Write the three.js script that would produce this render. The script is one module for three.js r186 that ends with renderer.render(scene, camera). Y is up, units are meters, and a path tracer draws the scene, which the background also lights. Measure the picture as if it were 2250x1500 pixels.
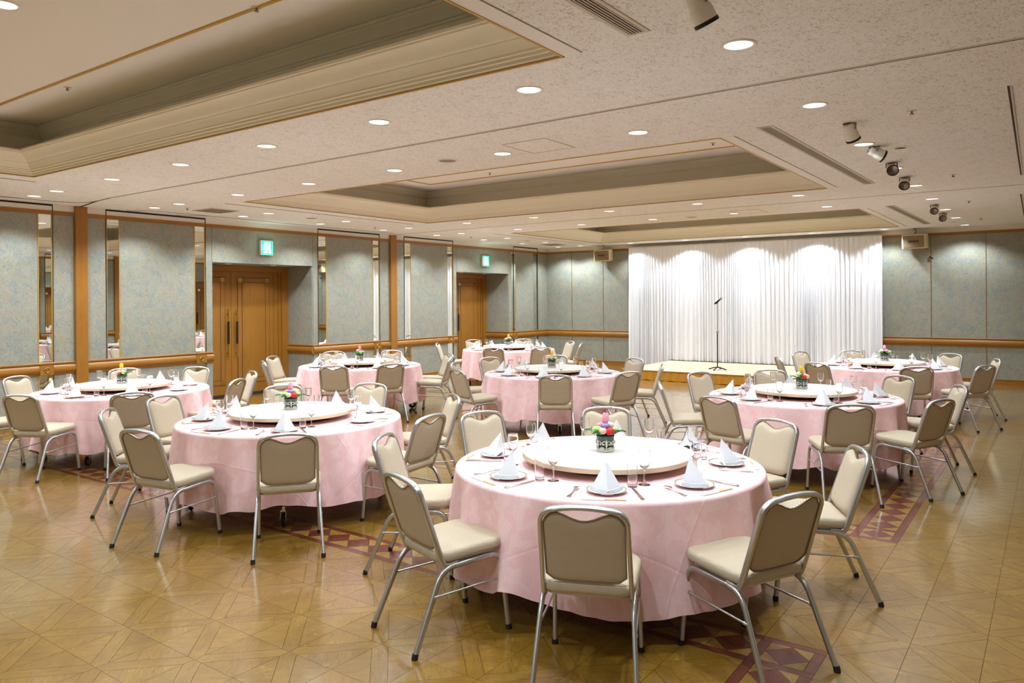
import * as THREE from 'three';
import { mergeGeometries, mergeVertices, toCreasedNormals } from 'three/addons/utils/BufferGeometryUtils.js';
import { RoundedBoxGeometry } from 'three/addons/geometries/RoundedBoxGeometry.js';
import { FontLoader } from 'three/addons/loaders/FontLoader.js';
import { TextGeometry } from 'three/addons/geometries/TextGeometry.js';

// ---------------------------------------------------------------- camera, exposure, light levels
const scene = new THREE.Scene();
scene.background = new THREE.Color(0x000000);
const camera = new THREE.PerspectiveCamera(48.72, 1.5, 0.05, 60);
camera.position.set(0, 1.7, 0);
camera.rotation.set(-0.00048, 0.623165, -0.00718, 'YXZ');
camera.setViewOffset(2250, 1500, 0, 91.93, 2250, 1500);
const renderer = new THREE.WebGLRenderer({ antialias: true });
renderer.toneMapping = THREE.LinearToneMapping;
renderer.toneMappingExposure = 1.14;
renderer.shadowMap.enabled = true;
const LAMP = { color: 0xe7f5ff, candela: 9.4, glow: 2.2 };   // every ceiling downlight

// ---------------------------------------------------------------- room measures (metres)
const XL = -11.17, XR = 0.15, ZB = -17.16, ZN = 1.25, CEIL = 3.05;

// ---------------------------------------------------------------- helpers
let seed = 12345;
const rnd = () => { seed = (seed * 1664525 + 1013904223) >>> 0; return seed / 4294967296; };
const rr = (a, b) => a + (b - a) * rnd();
const lerp = (a, b, t) => a + (b - a) * t;
const clamp = (x, a = 0, b = 1) => Math.min(b, Math.max(a, x));
const sstep = (a, b, x) => { const t = clamp((x - a) / (b - a)); return t * t * (3 - 2 * t); };
const V3 = (x, y, z) => new THREE.Vector3(x, y, z);
const names = {};
const numbered = (n) => { const k = names[n] = (names[n] ?? -1) + 1; return k ? `${n}_${String(k).padStart(3, '0')}` : n; };
function mesh(name, geo, mat, parent) {
  const m = new THREE.Mesh(geo, mat); m.name = name; m.castShadow = m.receiveShadow = true;
  if (parent) parent.add(m);
  return m;
}
function tag(o, label, category, group) { o.userData.label = label; o.userData.category = category; if (group) o.userData.group = group; return o; }
function thing(name, label, category, group, x = 0, y = 0, z = 0, turn = 0) {
  const o = new THREE.Group(); o.name = numbered(name); o.position.set(x, y, z); o.rotation.y = turn; scene.add(o);
  return tag(o, label, category, group);
}
function single(name, geo, mat, label, category, group, x = 0, y = 0, z = 0, turn = 0) {
  const o = mesh(numbered(name), geo, mat, scene); o.position.set(x, y, z); o.rotation.y = turn;
  return tag(o, label, category, group);
}
function dup(src, label, x, y, z, turn) {
  const o = src.clone(); o.name = numbered(src.name.replace(/_\d{3}$/, '')); o.userData = { ...src.userData, label };
  o.position.set(x, y, z); o.rotation.y = turn; scene.add(o); return o;
}
function struct(name, geo, mat) {
  const o = geo ? mesh(name, geo, mat, scene) : new THREE.Group(); o.name = name; if (!geo) scene.add(o); o.userData.kind = 'structure'; return o;
}
// uv in metres from the dominant normal; swap turns the grain
function planarUV(g, swap = false, ou = 0, ov = 0) {
  if (g.index) g = g.toNonIndexed();
  const p = g.attributes.position, n = g.attributes.normal, uv = new Float32Array(p.count * 2);
  for (let i = 0; i < p.count; i += 3) {
    let ax = 0, ay = 0, az = 0;
    for (let k = 0; k < 3; k++) { ax += Math.abs(n.getX(i + k)); ay += Math.abs(n.getY(i + k)); az += Math.abs(n.getZ(i + k)); }
    for (let k = 0; k < 3; k++) {
      const x = p.getX(i + k), y = p.getY(i + k), z = p.getZ(i + k); let u, v;
      if (ay >= ax && ay >= az) { u = x; v = z; } else if (ax >= az) { u = z; v = y; } else { u = x; v = y; }
      uv[(i + k) * 2] = (swap ? v : u) + ou; uv[(i + k) * 2 + 1] = (swap ? u : v) + ov;
    }
  }
  g.setAttribute('uv', new THREE.BufferAttribute(uv, 2));
  return g;
}
const bx = (x0, x1, y0, y1, z0, z1, swap) => {
  const g = new THREE.BoxGeometry(Math.abs(x1 - x0), Math.abs(y1 - y0), Math.abs(z1 - z0));
  g.translate((x0 + x1) / 2, (y0 + y1) / 2, (z0 + z1) / 2); return planarUV(g, swap);
};
const rbx = (w, h, d, r, seg = 2) => new RoundedBoxGeometry(w, h, d, seg, r);
const cyl = (r0, r1, h, x = 0, y = 0, z = 0, seg = 20) => { const g = new THREE.CylinderGeometry(r1, r0, h, seg); g.translate(x, y, z); return g; };
const lathe = (pts, seg = 28) => new THREE.LatheGeometry(pts.map(([r, y]) => new THREE.Vector2(Math.max(r, 0.0001), y)), seg);
const merge = (list) => mergeGeometries(list.map((g) => { const q = g.index ? g.toNonIndexed() : g; for (const k of Object.keys(q.attributes)) if (!['position', 'normal', 'uv'].includes(k)) q.deleteAttribute(k); return q; }));
const crease = (g, a = 0.7) => toCreasedNormals(g, a);
// sweep of a chamfered rectangle (w across, d along the reference axis) along points
function sweep(pts, w, d, ref = V3(1, 0, 0), ch = 0.25, closed = false) {
  const sec = [], c = Math.min(w, d) * ch;
  for (const [sx, sy] of [[1, 1], [-1, 1], [-1, -1], [1, -1]]) {
    const a = [sx * w / 2, sy * (d / 2 - c)], b = [sx * (w / 2 - c), sy * d / 2];
    if (sx * sy > 0) sec.push(a, b); else sec.push(b, a);
  }
  const n = pts.length, m = sec.length, pos = [], uv = [], idx = []; let run = 0;
  for (let i = 0; i < n; i++) {
    const a = pts[closed ? (i - 1 + n) % n : Math.max(0, i - 1)], b = pts[closed ? (i + 1) % n : Math.min(n - 1, i + 1)];
    const t = b.clone().sub(a).normalize(), u = ref.clone().sub(t.clone().multiplyScalar(ref.dot(t))).normalize(), v = t.clone().cross(u);
    if (i) run += pts[i].distanceTo(pts[i - 1]);
    sec.forEach(([p, q], k) => { const P = pts[i].clone().addScaledVector(u, p).addScaledVector(v, q); pos.push(P.x, P.y, P.z); uv.push(k / m * 2 * (w + d), run); });
  }
  for (let i = 0; i < (closed ? n : n - 1); i++) for (let k = 0; k < m; k++) {
    const a = i * m + k, b = i * m + (k + 1) % m, e = ((i + 1) % n) * m + k, f = ((i + 1) % n) * m + (k + 1) % m;
    idx.push(a, e, b, b, e, f);
  }
  if (!closed) { for (let k = 1; k < m - 1; k++) { idx.push(0, k, k + 1); const o = (n - 1) * m; idx.push(o, o + k + 1, o + k); } }
  const g = new THREE.BufferGeometry();
  g.setAttribute('position', new THREE.Float32BufferAttribute(pos, 3)); g.setAttribute('uv', new THREE.Float32BufferAttribute(uv, 2));
  g.setIndex(idx); g.computeVertexNormals();
  return crease(g, 0.9);
}
// polyline with rounded corners of radius r
function rounded(pts, r, seg = 5) {
  const out = [pts[0].clone()];
  for (let i = 1; i < pts.length - 1; i++) {
    const p = pts[i], a = pts[i - 1].clone().sub(p), b = pts[i + 1].clone().sub(p), q = Math.min(r, a.length() * 0.48, b.length() * 0.48);
    const A = p.clone().addScaledVector(a.normalize(), q), B = p.clone().addScaledVector(b.normalize(), q);
    for (let k = 0; k <= seg; k++) { const t = k / seg; out.push(A.clone().multiplyScalar((1 - t) * (1 - t)).addScaledVector(p, 2 * t * (1 - t)).addScaledVector(B, t * t)); }
  }
  out.push(pts[pts.length - 1].clone()); return out;
}
const rod = (a, b, r, seg = 8) => { const g = new THREE.CylinderGeometry(r, r, a.distanceTo(b), seg); const q = new THREE.Quaternion().setFromUnitVectors(V3(0, 1, 0), b.clone().sub(a).normalize()); g.applyQuaternion(q); const m = a.clone().add(b).multiplyScalar(0.5); g.translate(m.x, m.y, m.z); return g; };
// grid surface: f(s, t) -> [x, y, z], s and t in 0..1
function surf(nu, nv, f, uvf) {
  const pos = [], uv = [], idx = [];
  for (let j = 0; j <= nv; j++) for (let i = 0; i <= nu; i++) { const s = i / nu, t = j / nv, p = f(s, t); pos.push(...p); uv.push(...(uvf ? uvf(s, t, p) : [s, t])); }
  for (let j = 0; j < nv; j++) for (let i = 0; i < nu; i++) { const a = j * (nu + 1) + i, b = a + 1, c = a + nu + 1, d = c + 1; idx.push(a, b, c, b, d, c); }
  const g = new THREE.BufferGeometry();
  g.setAttribute('position', new THREE.Float32BufferAttribute(pos, 3)); g.setAttribute('uv', new THREE.Float32BufferAttribute(uv, 2)); g.setIndex(idx); g.computeVertexNormals();
  return g;
}
// profile [[d, y], ...] swept straight along z (or x) with flat ends
function extrudeProfile(prof, len, swapUV = true) {
  const sh = new THREE.Shape(prof.map(([d, y]) => new THREE.Vector2(d, y)));
  const g = new THREE.ExtrudeGeometry(sh, { depth: len, bevelEnabled: false, curveSegments: 6 });
  return planarUV(crease(g, 0.5), swapUV);
}

// ---------------------------------------------------------------- noise and textures
function hash2(x, y, s) { let h = (x * 374761393 + y * 668265263 + s * 982451653) | 0; h = Math.imul(h ^ (h >>> 13), 1274126177); return ((h ^ (h >>> 16)) >>> 0) / 4294967296; }
function vnoise(x, y, px, py, s) {
  const xi = Math.floor(x), yi = Math.floor(y), fx = x - xi, fy = y - yi, u = fx * fx * (3 - 2 * fx), v = fy * fy * (3 - 2 * fy);
  const m = (a, b) => ((a % b) + b) % b, h = (a, b) => hash2(m(a, px), m(b, py), s);
  return lerp(lerp(h(xi, yi), h(xi + 1, yi), u), lerp(h(xi, yi + 1), h(xi + 1, yi + 1), u), v);
}
function fbm(u, v, fx, fy, oct, s) { let a = 0, w = 0.5, n = 0; for (let o = 0; o < oct; o++) { a += w * vnoise(u * fx, v * fy, fx, fy, s + o * 17); n += w; w *= 0.5; fx *= 2; fy *= 2; } return a / n; }
function tex(w, h, fn, { srgb = true, size = [1, 1] } = {}) {
  const d = new Uint8Array(w * h * 4);
  for (let j = 0; j < h; j++) for (let i = 0; i < w; i++) { const c = fn((i + 0.5) / w, (j + 0.5) / h), o = (j * w + i) * 4; d[o] = clamp(c[0]) * 255; d[o + 1] = clamp(c[1]) * 255; d[o + 2] = clamp(c[2]) * 255; d[o + 3] = 255; }
  const t = new THREE.DataTexture(d, w, h); t.wrapS = t.wrapT = THREE.RepeatWrapping; t.magFilter = THREE.LinearFilter; t.minFilter = THREE.LinearMipmapLinearFilter; t.generateMipmaps = true;
  if (srgb) t.colorSpace = THREE.SRGBColorSpace; t.repeat.set(1 / size[0], 1 / size[1]); t.needsUpdate = true; return t;
}
const mixc = (a, b, t) => [lerp(a[0], b[0], t), lerp(a[1], b[1], t), lerp(a[2], b[2], t)];
const rgb = (r, g, b) => [r / 255, g / 255, b / 255];

const paperTex = tex(1024, 1024, (u, v) => {
  const wx = fbm(u, v, 14, 14, 3, 3) - 0.5, wy = fbm(u, v, 14, 14, 3, 41) - 0.5;
  const U = u + wx * 0.13, W = v + wy * 0.13;
  const a = sstep(0.42, 0.66, fbm(U, W, 15, 15, 2, 7)), b = sstep(0.5, 0.74, fbm(U, W, 18, 18, 2, 19)), c = sstep(0.5, 0.72, fbm(U, W, 17, 17, 2, 29));
  let col = mixc(rgb(204, 200, 188), rgb(182, 189, 190), a * 0.8);
  col = mixc(col, rgb(208, 198, 166), b * 0.55); col = mixc(col, rgb(206, 190, 184), c * 0.45);
  const curl = Math.abs(Math.sin((fbm(U, W, 18, 18, 2, 53) * 7 + wx * 3) * Math.PI)); const line = sstep(0.3, 0.0, curl) * 0.13;
  const g = (fbm(u, v, 110, 110, 2, 61) - 0.5) * 0.1;
  return [col[0] - line + g, col[1] - line + g, col[2] - line * 0.9 + g];
}, { size: [1.3, 1.3] });
const parquetTex = tex(1024, 1024, (u, v) => {
  const streak = fbm(u, v, 4, 90, 4, 5), fine = fbm(u, v, 14, 260, 2, 11), patch = fbm(u, v, 5, 7, 4, 23), blot = fbm(u, v, 18, 30, 3, 77);
  let c = mixc(rgb(150, 112, 50), rgb(196, 156, 86), clamp(0.2 + streak * 0.36 + fine * 0.26 + (patch - 0.5) * 0.75 + (blot - 0.5) * 0.4));
  const fl = sstep(0.70, 0.80, vnoise(u * 60 + 3 * fbm(u, v, 10, 10, 2, 9), v * 150, 60, 150, 31)) * sstep(0.55, 0.75, fbm(u, v, 8, 8, 2, 67));
  c = mixc(c, rgb(222, 184, 112), fl * 0.6);
  const dk = sstep(0.66, 0.8, fbm(u, v, 26, 200, 2, 91)); c = mixc(c, rgb(104, 70, 28), dk * 0.35);
  return c;
}, { size: [1, 1] });
const inlayTex = tex(256, 256, (u, v) => { const s = fbm(u, v, 4, 60, 4, 5); return mixc(rgb(92, 40, 28), rgb(128, 64, 46), clamp(s * 1.2 - 0.1)); }, { size: [0.5, 0.5] });
const trimTex = tex(512, 512, (u, v) => {       // grain runs along v
  const s = fbm(u, v, 70, 3, 4, 3), f = fbm(u, v, 200, 8, 2, 13), p = fbm(u, v, 4, 4, 3, 37);
  return mixc(rgb(186, 122, 52), rgb(222, 158, 78), clamp(s * 0.5 + f * 0.3 + p * 0.35 - 0.1));
}, { size: [0.8, 0.8] });
const pits = (u, v) => { const n = vnoise(u * 120, v * 120, 120, 120, 3), m = vnoise(u * 200 + 4, v * 90, 200, 90, 8), k = fbm(u, v, 20, 20, 2, 55); return sstep(0.62, 0.8, n * 0.6 + m * 0.4 + (k - 0.5) * 0.3); };
const ceilTex = tex(512, 512, (u, v) => { const p = pits(u, v), g = (fbm(u, v, 64, 64, 2, 5) - 0.5) * 0.05; return mixc([0.94 + g, 0.93 + g, 0.91 + g], rgb(180, 168, 152), p * 0.5); }, { size: [0.9, 0.9] });
const ceilBump = tex(512, 512, (u, v) => { const p = 1 - pits(u, v); return [p, p, p]; }, { srgb: false, size: [0.9, 0.9] });
const weave = (u, v) => { const a = u * 16, b = v * 16, x = (a + (Math.floor(b) % 2) * 0.5) % 1, y = b % 1; const r = Math.hypot((x - 0.5) * 0.85, y - 0.5); return sstep(0.52, 0.2, r); };
const fabricTex = tex(256, 256, (u, v) => { const w = weave(u, v), n = (fbm(u, v, 32, 32, 2, 8) - 0.5) * 0.06; return mixc(rgb(164, 146, 118), rgb(216, 201, 178), clamp(w + n)); }, { size: [0.096, 0.096] });
const fabricBump = tex(256, 256, (u, v) => { const w = weave(u, v); return [w, w, w]; }, { srgb: false, size: [0.096, 0.096] });
const clothTex = tex(1024, 1024, (u, v) => {   // woven damask, dyed pink
  const d = sstep(0.47, 0.56, fbm(u + 0.05 * fbm(u, v, 16, 16, 2, 4), v, 22, 22, 2, 9)), n = (fbm(u, v, 128, 128, 2, 2) - 0.5) * 0.03;
  const c = mixc(rgb(243, 199, 200), rgb(246, 208, 209), d); return [c[0] + n, c[1] + n, c[2] + n];
}, { size: [1.2, 1.2] });
const creaseTex = tex(1024, 1024, (u, v) => {  // ironed folds in the flat cloth, one tile spans the whole cloth
  const ln = (x, w) => Math.exp(-x * x / (w * w)); let h = 0.5;
  for (const k of [0.125, 0.3125, 0.5, 0.6875, 0.875]) { const s = k === 0.5 ? 1 : -1; h += s * 0.28 * ln(u - k - 0.002 * Math.sin(v * 19), 0.0022); h += -s * 0.24 * ln(v - k - 0.002 * Math.sin(u * 23), 0.0022); }
  h += (fbm(u, v, 14, 14, 3, 81) - 0.5) * 0.25; return [h, h, h];
}, { srgb: false, size: [3.0, 3.0] });
const stageTex = tex(512, 512, (u, v) => { const g = fbm(u, v, 6, 60, 4, 12), p = fbm(u, v, 10, 10, 3, 33); return mixc(rgb(214, 186, 150), rgb(238, 218, 190), clamp(g * 0.7 + p * 0.5 - 0.1)); }, { size: [1, 1] });

const std = (o) => new THREE.MeshStandardMaterial({ side: THREE.DoubleSide, ...o });
const phy = (o) => new THREE.MeshPhysicalMaterial({ side: THREE.DoubleSide, ...o });
const lin = (r, g, b) => new THREE.Color().setRGB(r, g, b);
const M = {
  paper: std({ map: paperTex, color: lin(0.53, 0.54, 0.49), roughness: 0.75 }),
  wood: std({ map: trimTex, color: lin(0.54, 0.52, 0.33), roughness: 0.38 }),
  ceil: std({ map: ceilTex, bumpMap: ceilBump, bumpScale: 0.002, roughness: 0.95 }),
  smooth: std({ color: 0xf0ece4, roughness: 0.9 }),
  cream: std({ color: 0xe8dfc8, roughness: 0.75 }),
  fascia: std({ color: 0xe4dccf, roughness: 0.85 }),
  gold: std({ color: 0xc8963e, metalness: 0.75, roughness: 0.35 }),
  brass: std({ color: 0xc9ab5e, metalness: 0.95, roughness: 0.25 }),
  goldTrim: std({ color: 0xcaa24e, metalness: 0.35, roughness: 0.4 }),
  black: std({ color: 0x0c0b0a, roughness: 0.6 }),
  dark: std({ color: 0x3a2f28, roughness: 0.8 }),
  mirror: std({ color: 0xeef2ee, metalness: 1, roughness: 0.01 }),
  alu: std({ color: 0xc4c4c2, metalness: 0.9, roughness: 0.33 }),
  aluRail: std({ color: 0x9a9a9a, metalness: 0.6, roughness: 0.45 }),
  chrome: std({ color: 0xdcdcdc, metalness: 1, roughness: 0.12 }),
  rubber: std({ color: 0x121212, roughness: 0.7 }),
  fabric: std({ map: fabricTex, bumpMap: fabricBump, bumpScale: 0.0006, roughness: 0.85 }),
  piping: std({ color: 0x8a7350, roughness: 0.8 }),
  cloth: std({ map: clothTex, bumpMap: creaseTex, bumpScale: 0.004, roughness: 0.85 }),
  tray: std({ color: 0xdad6ce, roughness: 0.35 }),
  trayEdge: std({ color: 0xd9c6a6, roughness: 0.5 }),
  turntable: std({ color: 0x35180f, roughness: 0.6 }),
  china: phy({ color: 0xe9e8e4, roughness: 0.25, clearcoat: 0.6, clearcoatRoughness: 0.08 }),
  chinaBand: std({ color: 0x9a8c5c, metalness: 0.4, roughness: 0.35 }),
  linen: std({ color: 0xe4e5e9, roughness: 0.9 }),
  paperWhite: std({ color: 0xf6f4ee, roughness: 0.8 }),
  stick: std({ color: 0xe2c08c, roughness: 0.6 }),
  silver: std({ color: 0xcfcac4, metalness: 1, roughness: 0.2 }),
  glass: phy({ color: 0xffffff, transmission: 1, thickness: 0.002, roughness: 0, ior: 1.45, side: THREE.FrontSide }),
  glassBase: phy({ color: 0xffffff, transmission: 1, thickness: 0.01, roughness: 0, ior: 1.5 }),
  vaseGlass: phy({ color: 0x56645c, roughness: 0.12, transmission: 0.35, thickness: 0 }),
  pewter: std({ color: 0xd6d2c8, metalness: 0.85, roughness: 0.32 }),
  curtain: std({ color: 0xf7f7fb, roughness: 0.85 }),
  stageTop: std({ map: stageTex, roughness: 0.45 }),
  skirt: std({ color: 0xbf8420, roughness: 0.42 }),
  grille: std({ color: 0x8f8478, roughness: 0.7 }),
  louver: std({ color: 0xcfc4b4, roughness: 0.6 }),
  plastic: std({ color: 0xe8e2d6, roughness: 0.5 }),
  spkBox: std({ color: 0xdccaa2, roughness: 0.6 }),
  spkGrille: std({ color: 0x8c775c, roughness: 0.85 }),
  ink: std({ color: 0x2b2622, roughness: 0.7 }),
  bulb: std({ color: 0xffffff, emissive: 0xf4f8ff, emissiveIntensity: LAMP.glow, roughness: 0.5 }),
  lensGlass: std({ color: 0x8a7f76, metalness: 0.7, roughness: 0.25 }),
};
// varnished parquet in a few tones
const woodTone = [[1, 1, 1], [0.97, 0.96, 0.95], [1.02, 1.02, 1.0], [0.99, 0.97, 0.94], [1.01, 1.0, 0.98]].map(([r, g, b]) => phy({ map: parquetTex, color: lin(r * 0.64, g * 0.60, b * 0.32), roughness: 0.3, clearcoat: 1, clearcoatRoughness: 0.11 }));
const inlayRed = phy({ map: inlayTex, roughness: 0.3, clearcoat: 1, clearcoatRoughness: 0.11 });
const inlayPale = phy({ map: parquetTex, color: lin(0.82, 0.8, 0.6), roughness: 0.3, clearcoat: 1, clearcoatRoughness: 0.11 });
const jointMat = std({ color: 0x3a2412, roughness: 0.8 });

// ================================================================ FLOOR: parquet blocks, joints recessed
{
  const floor = struct('floor', bx(XL - 1, XR + 0.3, -0.12, -0.004, ZB - 0.3, ZN + 0.3), jointMat);
  const P = 0.305, xs = [], zs = [1.31, 1.005];
  for (let x = -0.275 + P * 2; x > XL - 0.95; x -= P) xs.push(x);
  zs.splice(0, zs.length); for (let k = 8; k >= 0; k--) zs.push(-1.71 + 0.31 * k);
  zs.push(-2.02, -2.33, -2.64, -2.95, -3.225, -3.5, -3.81);
  for (let k = 1; k <= 6; k++) zs.push(-3.81 - 0.32333 * k);
  for (let z = -6.06; z > ZB - 0.2; z -= 0.31) zs.push(z);
  const jBand1 = zs.indexOf(-3.5), jBand2 = zs.findIndex((z) => Math.abs(z + 5.75) < 0.01);
  const iR = xs.findIndex((x) => Math.abs(x + 0.885) < 0.02), iL = iR + 30, jF2 = jBand2 + 13, jN3 = jBand2 + 21, jF3 = jN3 + 12;
  const inBand = (i, j) => {
    if (i < iR || i > iL) return false; const side = i === iR || i === iL;
    return (j === jBand1 || (side && j <= jBand1 && j > 1)) || (j === jBand2 || j === jF2 || (side && j > jBand2 && j < jF2)) || (j === jN3 || j === jF3 || (side && j > jN3 && j < jF3));
  };
  const pieces = [];   // {poly [[x,z]...], kind, ang}
  const add = (poly, kind, ang) => pieces.push({ poly, kind, ang });
  for (let i = 0; i < xs.length - 1; i++) for (let j = 0; j < zs.length - 1; j++) {
    if (inBand(i, j)) continue;
    const x0 = xs[i], x1 = xs[i + 1], z0 = zs[j], z1 = zs[j + 1];
    const even = ((i - iR) + (j - jBand1 - 1) + 200) % 2 === 0;   // strips run through the even grid nodes
    const A = even ? [x0, z0] : [x1, z0], B = even ? [x1, z0] : [x0, z0], C = even ? [x1, z1] : [x0, z1], D = even ? [x0, z1] : [x1, z1];
    const q = 0.055 / P, L = (a, b, t) => [lerp(a[0], b[0], t), lerp(a[1], b[1], t)];
    const diag = Math.atan2(C[1] - A[1], C[0] - A[0]);
    add([A, L(A, B, q), L(C, B, q), C, L(C, D, q), L(A, D, q)], 'strip', diag);
    add([L(A, B, q), B, L(C, B, q)], 'block', diag + Math.PI / 2);
    add([L(A, D, q), L(C, D, q), D], 'block', diag + Math.PI / 2);
  }
  // inlaid border: two dark stripes with a row of diamonds between
  const W = 0.05;
  const cell = (x0, x1, z0, z1) => { // corner square
    const a = Math.min(x0, x1), b = Math.max(x0, x1), c = Math.min(z0, z1), d = Math.max(z0, z1), mx = (a + b) / 2, mz = (c + d) / 2;
    add([[a, c], [b, c], [b, c + W], [a, c + W]], 'stripe', 0); add([[a, d - W], [b, d - W], [b, d], [a, d]], 'stripe', 0);
    add([[a, c + W], [a + W, c + W], [a + W, d - W], [a, d - W]], 'stripe', Math.PI / 2); add([[b - W, c + W], [b, c + W], [b, d - W], [b - W, d - W]], 'stripe', Math.PI / 2);
    add([[mx, c + W], [b - W, mz], [mx, d - W], [a + W, mz]], 'diamond', 0.8);
    for (const [p, q2, r2] of [[[a + W, c + W], [mx, c + W], [a + W, mz]], [[b - W, c + W], [b - W, mz], [mx, c + W]], [[b - W, d - W], [mx, d - W], [b - W, mz]], [[a + W, d - W], [a + W, mz], [mx, d - W]]]) add([p, q2, r2], 'pale', 0.8);
  };
  const run = (alongZ, s0, s1, w0, w1) => {
    const a = Math.min(w0, w1), b = Math.max(w0, w1), m = (a + b) / 2, lo = Math.min(s0, s1), hi = Math.max(s0, s1), n = Math.round((hi - lo) / 0.208), st = (hi - lo) / n;
    const pt = (s, w) => (alongZ ? [w, s] : [s, w]), add4 = (poly, k, g) => add(poly.map(([s, w]) => pt(s, w)), k, g);
    const seg = Math.max(1, Math.round((hi - lo) / 1.85));
    for (let k = 0; k < seg; k++) { const u = lerp(lo, hi, k / seg), v = lerp(lo, hi, (k + 1) / seg); add4([[u, a], [v, a], [v, a + W], [u, a + W]], 'stripe', alongZ ? Math.PI / 2 : 0); add4([[u, b - W], [v, b - W], [v, b], [u, b]], 'stripe', alongZ ? Math.PI / 2 : 0); }
    for (let k = 0; k < n; k++) {
      const u = lo + k * st, v = u + st, c = (u + v) / 2;
      add4([[u, m], [c, a + W], [v, m], [c, b - W]], 'diamond', 0.8);
      for (const sgn of [a + W, b - W]) { add4([[u, sgn], [c, sgn], [u, m]], 'pale', 0.8); add4([[c, sgn], [v, sgn], [v, m]], 'pale', 0.8); }
    }
  };
  const xr = [xs[iR], xs[iR + 1]], xl = [xs[iL], xs[iL + 1]];
  const loop = (jn, jf, hasNear = true) => {
    for (const X of [xr, xl]) { run(true, hasNear ? zs[jn + 1] : zs[jn], zs[jf], X[0], X[1]); cell(X[0], X[1], zs[jf], zs[jf + 1]); if (hasNear) cell(X[0], X[1], zs[jn], zs[jn + 1]); }
    run(false, xr[1], xl[0], zs[jf], zs[jf + 1]); if (hasNear) run(false, xr[1], xl[0], zs[jn], zs[jn + 1]);
  };
  loop(2, jBand1, false); loop(jBand2, jF2); loop(jN3, jF3);
  // geometry of one block: inset outline, top face, bevelled-down sides
  const cx = Math.sin(0.623165), cz = Math.cos(0.623165);
  const build = (p, G = 0.0009) => {
    let poly = p.poly, area = 0; for (let k = 0; k < poly.length; k++) { const a = poly[k], b = poly[(k + 1) % poly.length]; area += a[0] * b[1] - b[0] * a[1]; }
    if (area > 0) poly = poly.slice().reverse();
    const n = poly.length, ins = [];
    for (let k = 0; k < n; k++) {
      const a = poly[(k + n - 1) % n], b = poly[k], c = poly[(k + 1) % n];
      let e = [b[0] - a[0], b[1] - a[1]], f = [c[0] - b[0], c[1] - b[1]]; const le = Math.hypot(...e), lf = Math.hypot(...f); e = e.map((q) => q / le); f = f.map((q) => q / lf);
      const n1 = [e[1], -e[0]], n2 = [f[1], -f[0]], dt = 1 + n1[0] * n2[0] + n1[1] * n2[1], s = G / Math.max(dt, 0.15);
      ins.push([b[0] + (n1[0] + n2[0]) * s, b[1] + (n1[1] + n2[1]) * s]);
    }
    const ca = Math.cos(p.ang), sa = Math.sin(p.ang), ou = rnd() * 7, ov = rnd() * 7, pos = [], nor = [], uv = [];
    const put = (q, y, nx, ny, nz) => { pos.push(q[0], y, q[1]); nor.push(nx, ny, nz); uv.push(q[0] * ca + q[1] * sa + ou, -q[0] * sa + q[1] * ca + ov); };
    for (let k = 1; k < n - 1; k++) for (const q of [ins[0], ins[k], ins[k + 1]]) put(q, 0, 0, 1, 0);
    for (let k = 0; k < n; k++) {
      const a = ins[k], b = ins[(k + 1) % n], l = Math.hypot(b[0] - a[0], b[1] - a[1]) || 1, nx = -(b[1] - a[1]) / l, nz = (b[0] - a[0]) / l;
      for (const [q, y] of [[a, 0], [a, -0.0045], [b, -0.0045], [a, 0], [b, -0.0045], [b, 0]]) put(q, y, nx, 0, nz);
    }
    const g = new THREE.BufferGeometry();
    g.setAttribute('position', new THREE.Float32BufferAttribute(pos, 3)); g.setAttribute('normal', new THREE.Float32BufferAttribute(nor, 3)); g.setAttribute('uv', new THREE.Float32BufferAttribute(uv, 2));
    return g;
  };
  for (const p of pieces) {
    const x = p.poly.reduce((s, q) => s + q[0], 0) / p.poly.length, z = p.poly.reduce((s, q) => s + q[1], 0) / p.poly.length;
    const fwd = -x * cx - z * cz, side = x * cz - z * cx; let a = 0;
    for (let k = 0; k < p.poly.length; k++) { const u = p.poly[k], v = p.poly[(k + 1) % p.poly.length]; a += u[0] * v[1] - v[0] * u[1]; }
    p.size = fwd > 0.3 && Math.abs(side) / fwd < 0.70 && 1.7 / fwd < 0.515 ? Math.abs(a) / (fwd * fwd * fwd) : 0;
    p.tone = Math.floor(rnd() * woodTone.length);
  }
  const kinds = { block: ['parquet_block', null], strip: ['parquet_strip', null], stripe: ['inlay_stripe', inlayRed], diamond: ['inlay_diamond', inlayRed], pale: ['inlay_triangle', inlayPale] };
  const rest = {};
  for (const k of Object.keys(kinds)) {
    const list = pieces.filter((p) => p.kind === k).sort((a, b) => b.size - a.size), lim = { block: 290, strip: 290, stripe: 40, diamond: 60, pale: 120 }[k];
    list.forEach((p, i) => {
      const m = kinds[k][1] || woodTone[p.tone], g = build(p);
      if (i < lim && p.size > 0) mesh(kinds[k][0], g, m, floor);
      else (rest[(kinds[k][1] ? k : 'wood' + p.tone)] ??= { m, l: [] }).l.push(g);
    });
  }
  for (const { m, l } of Object.values(rest)) { const q = mesh('distant_parquet', mergeGeometries(l), m, floor); q.userData.kind = 'stuff'; }
}

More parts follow.
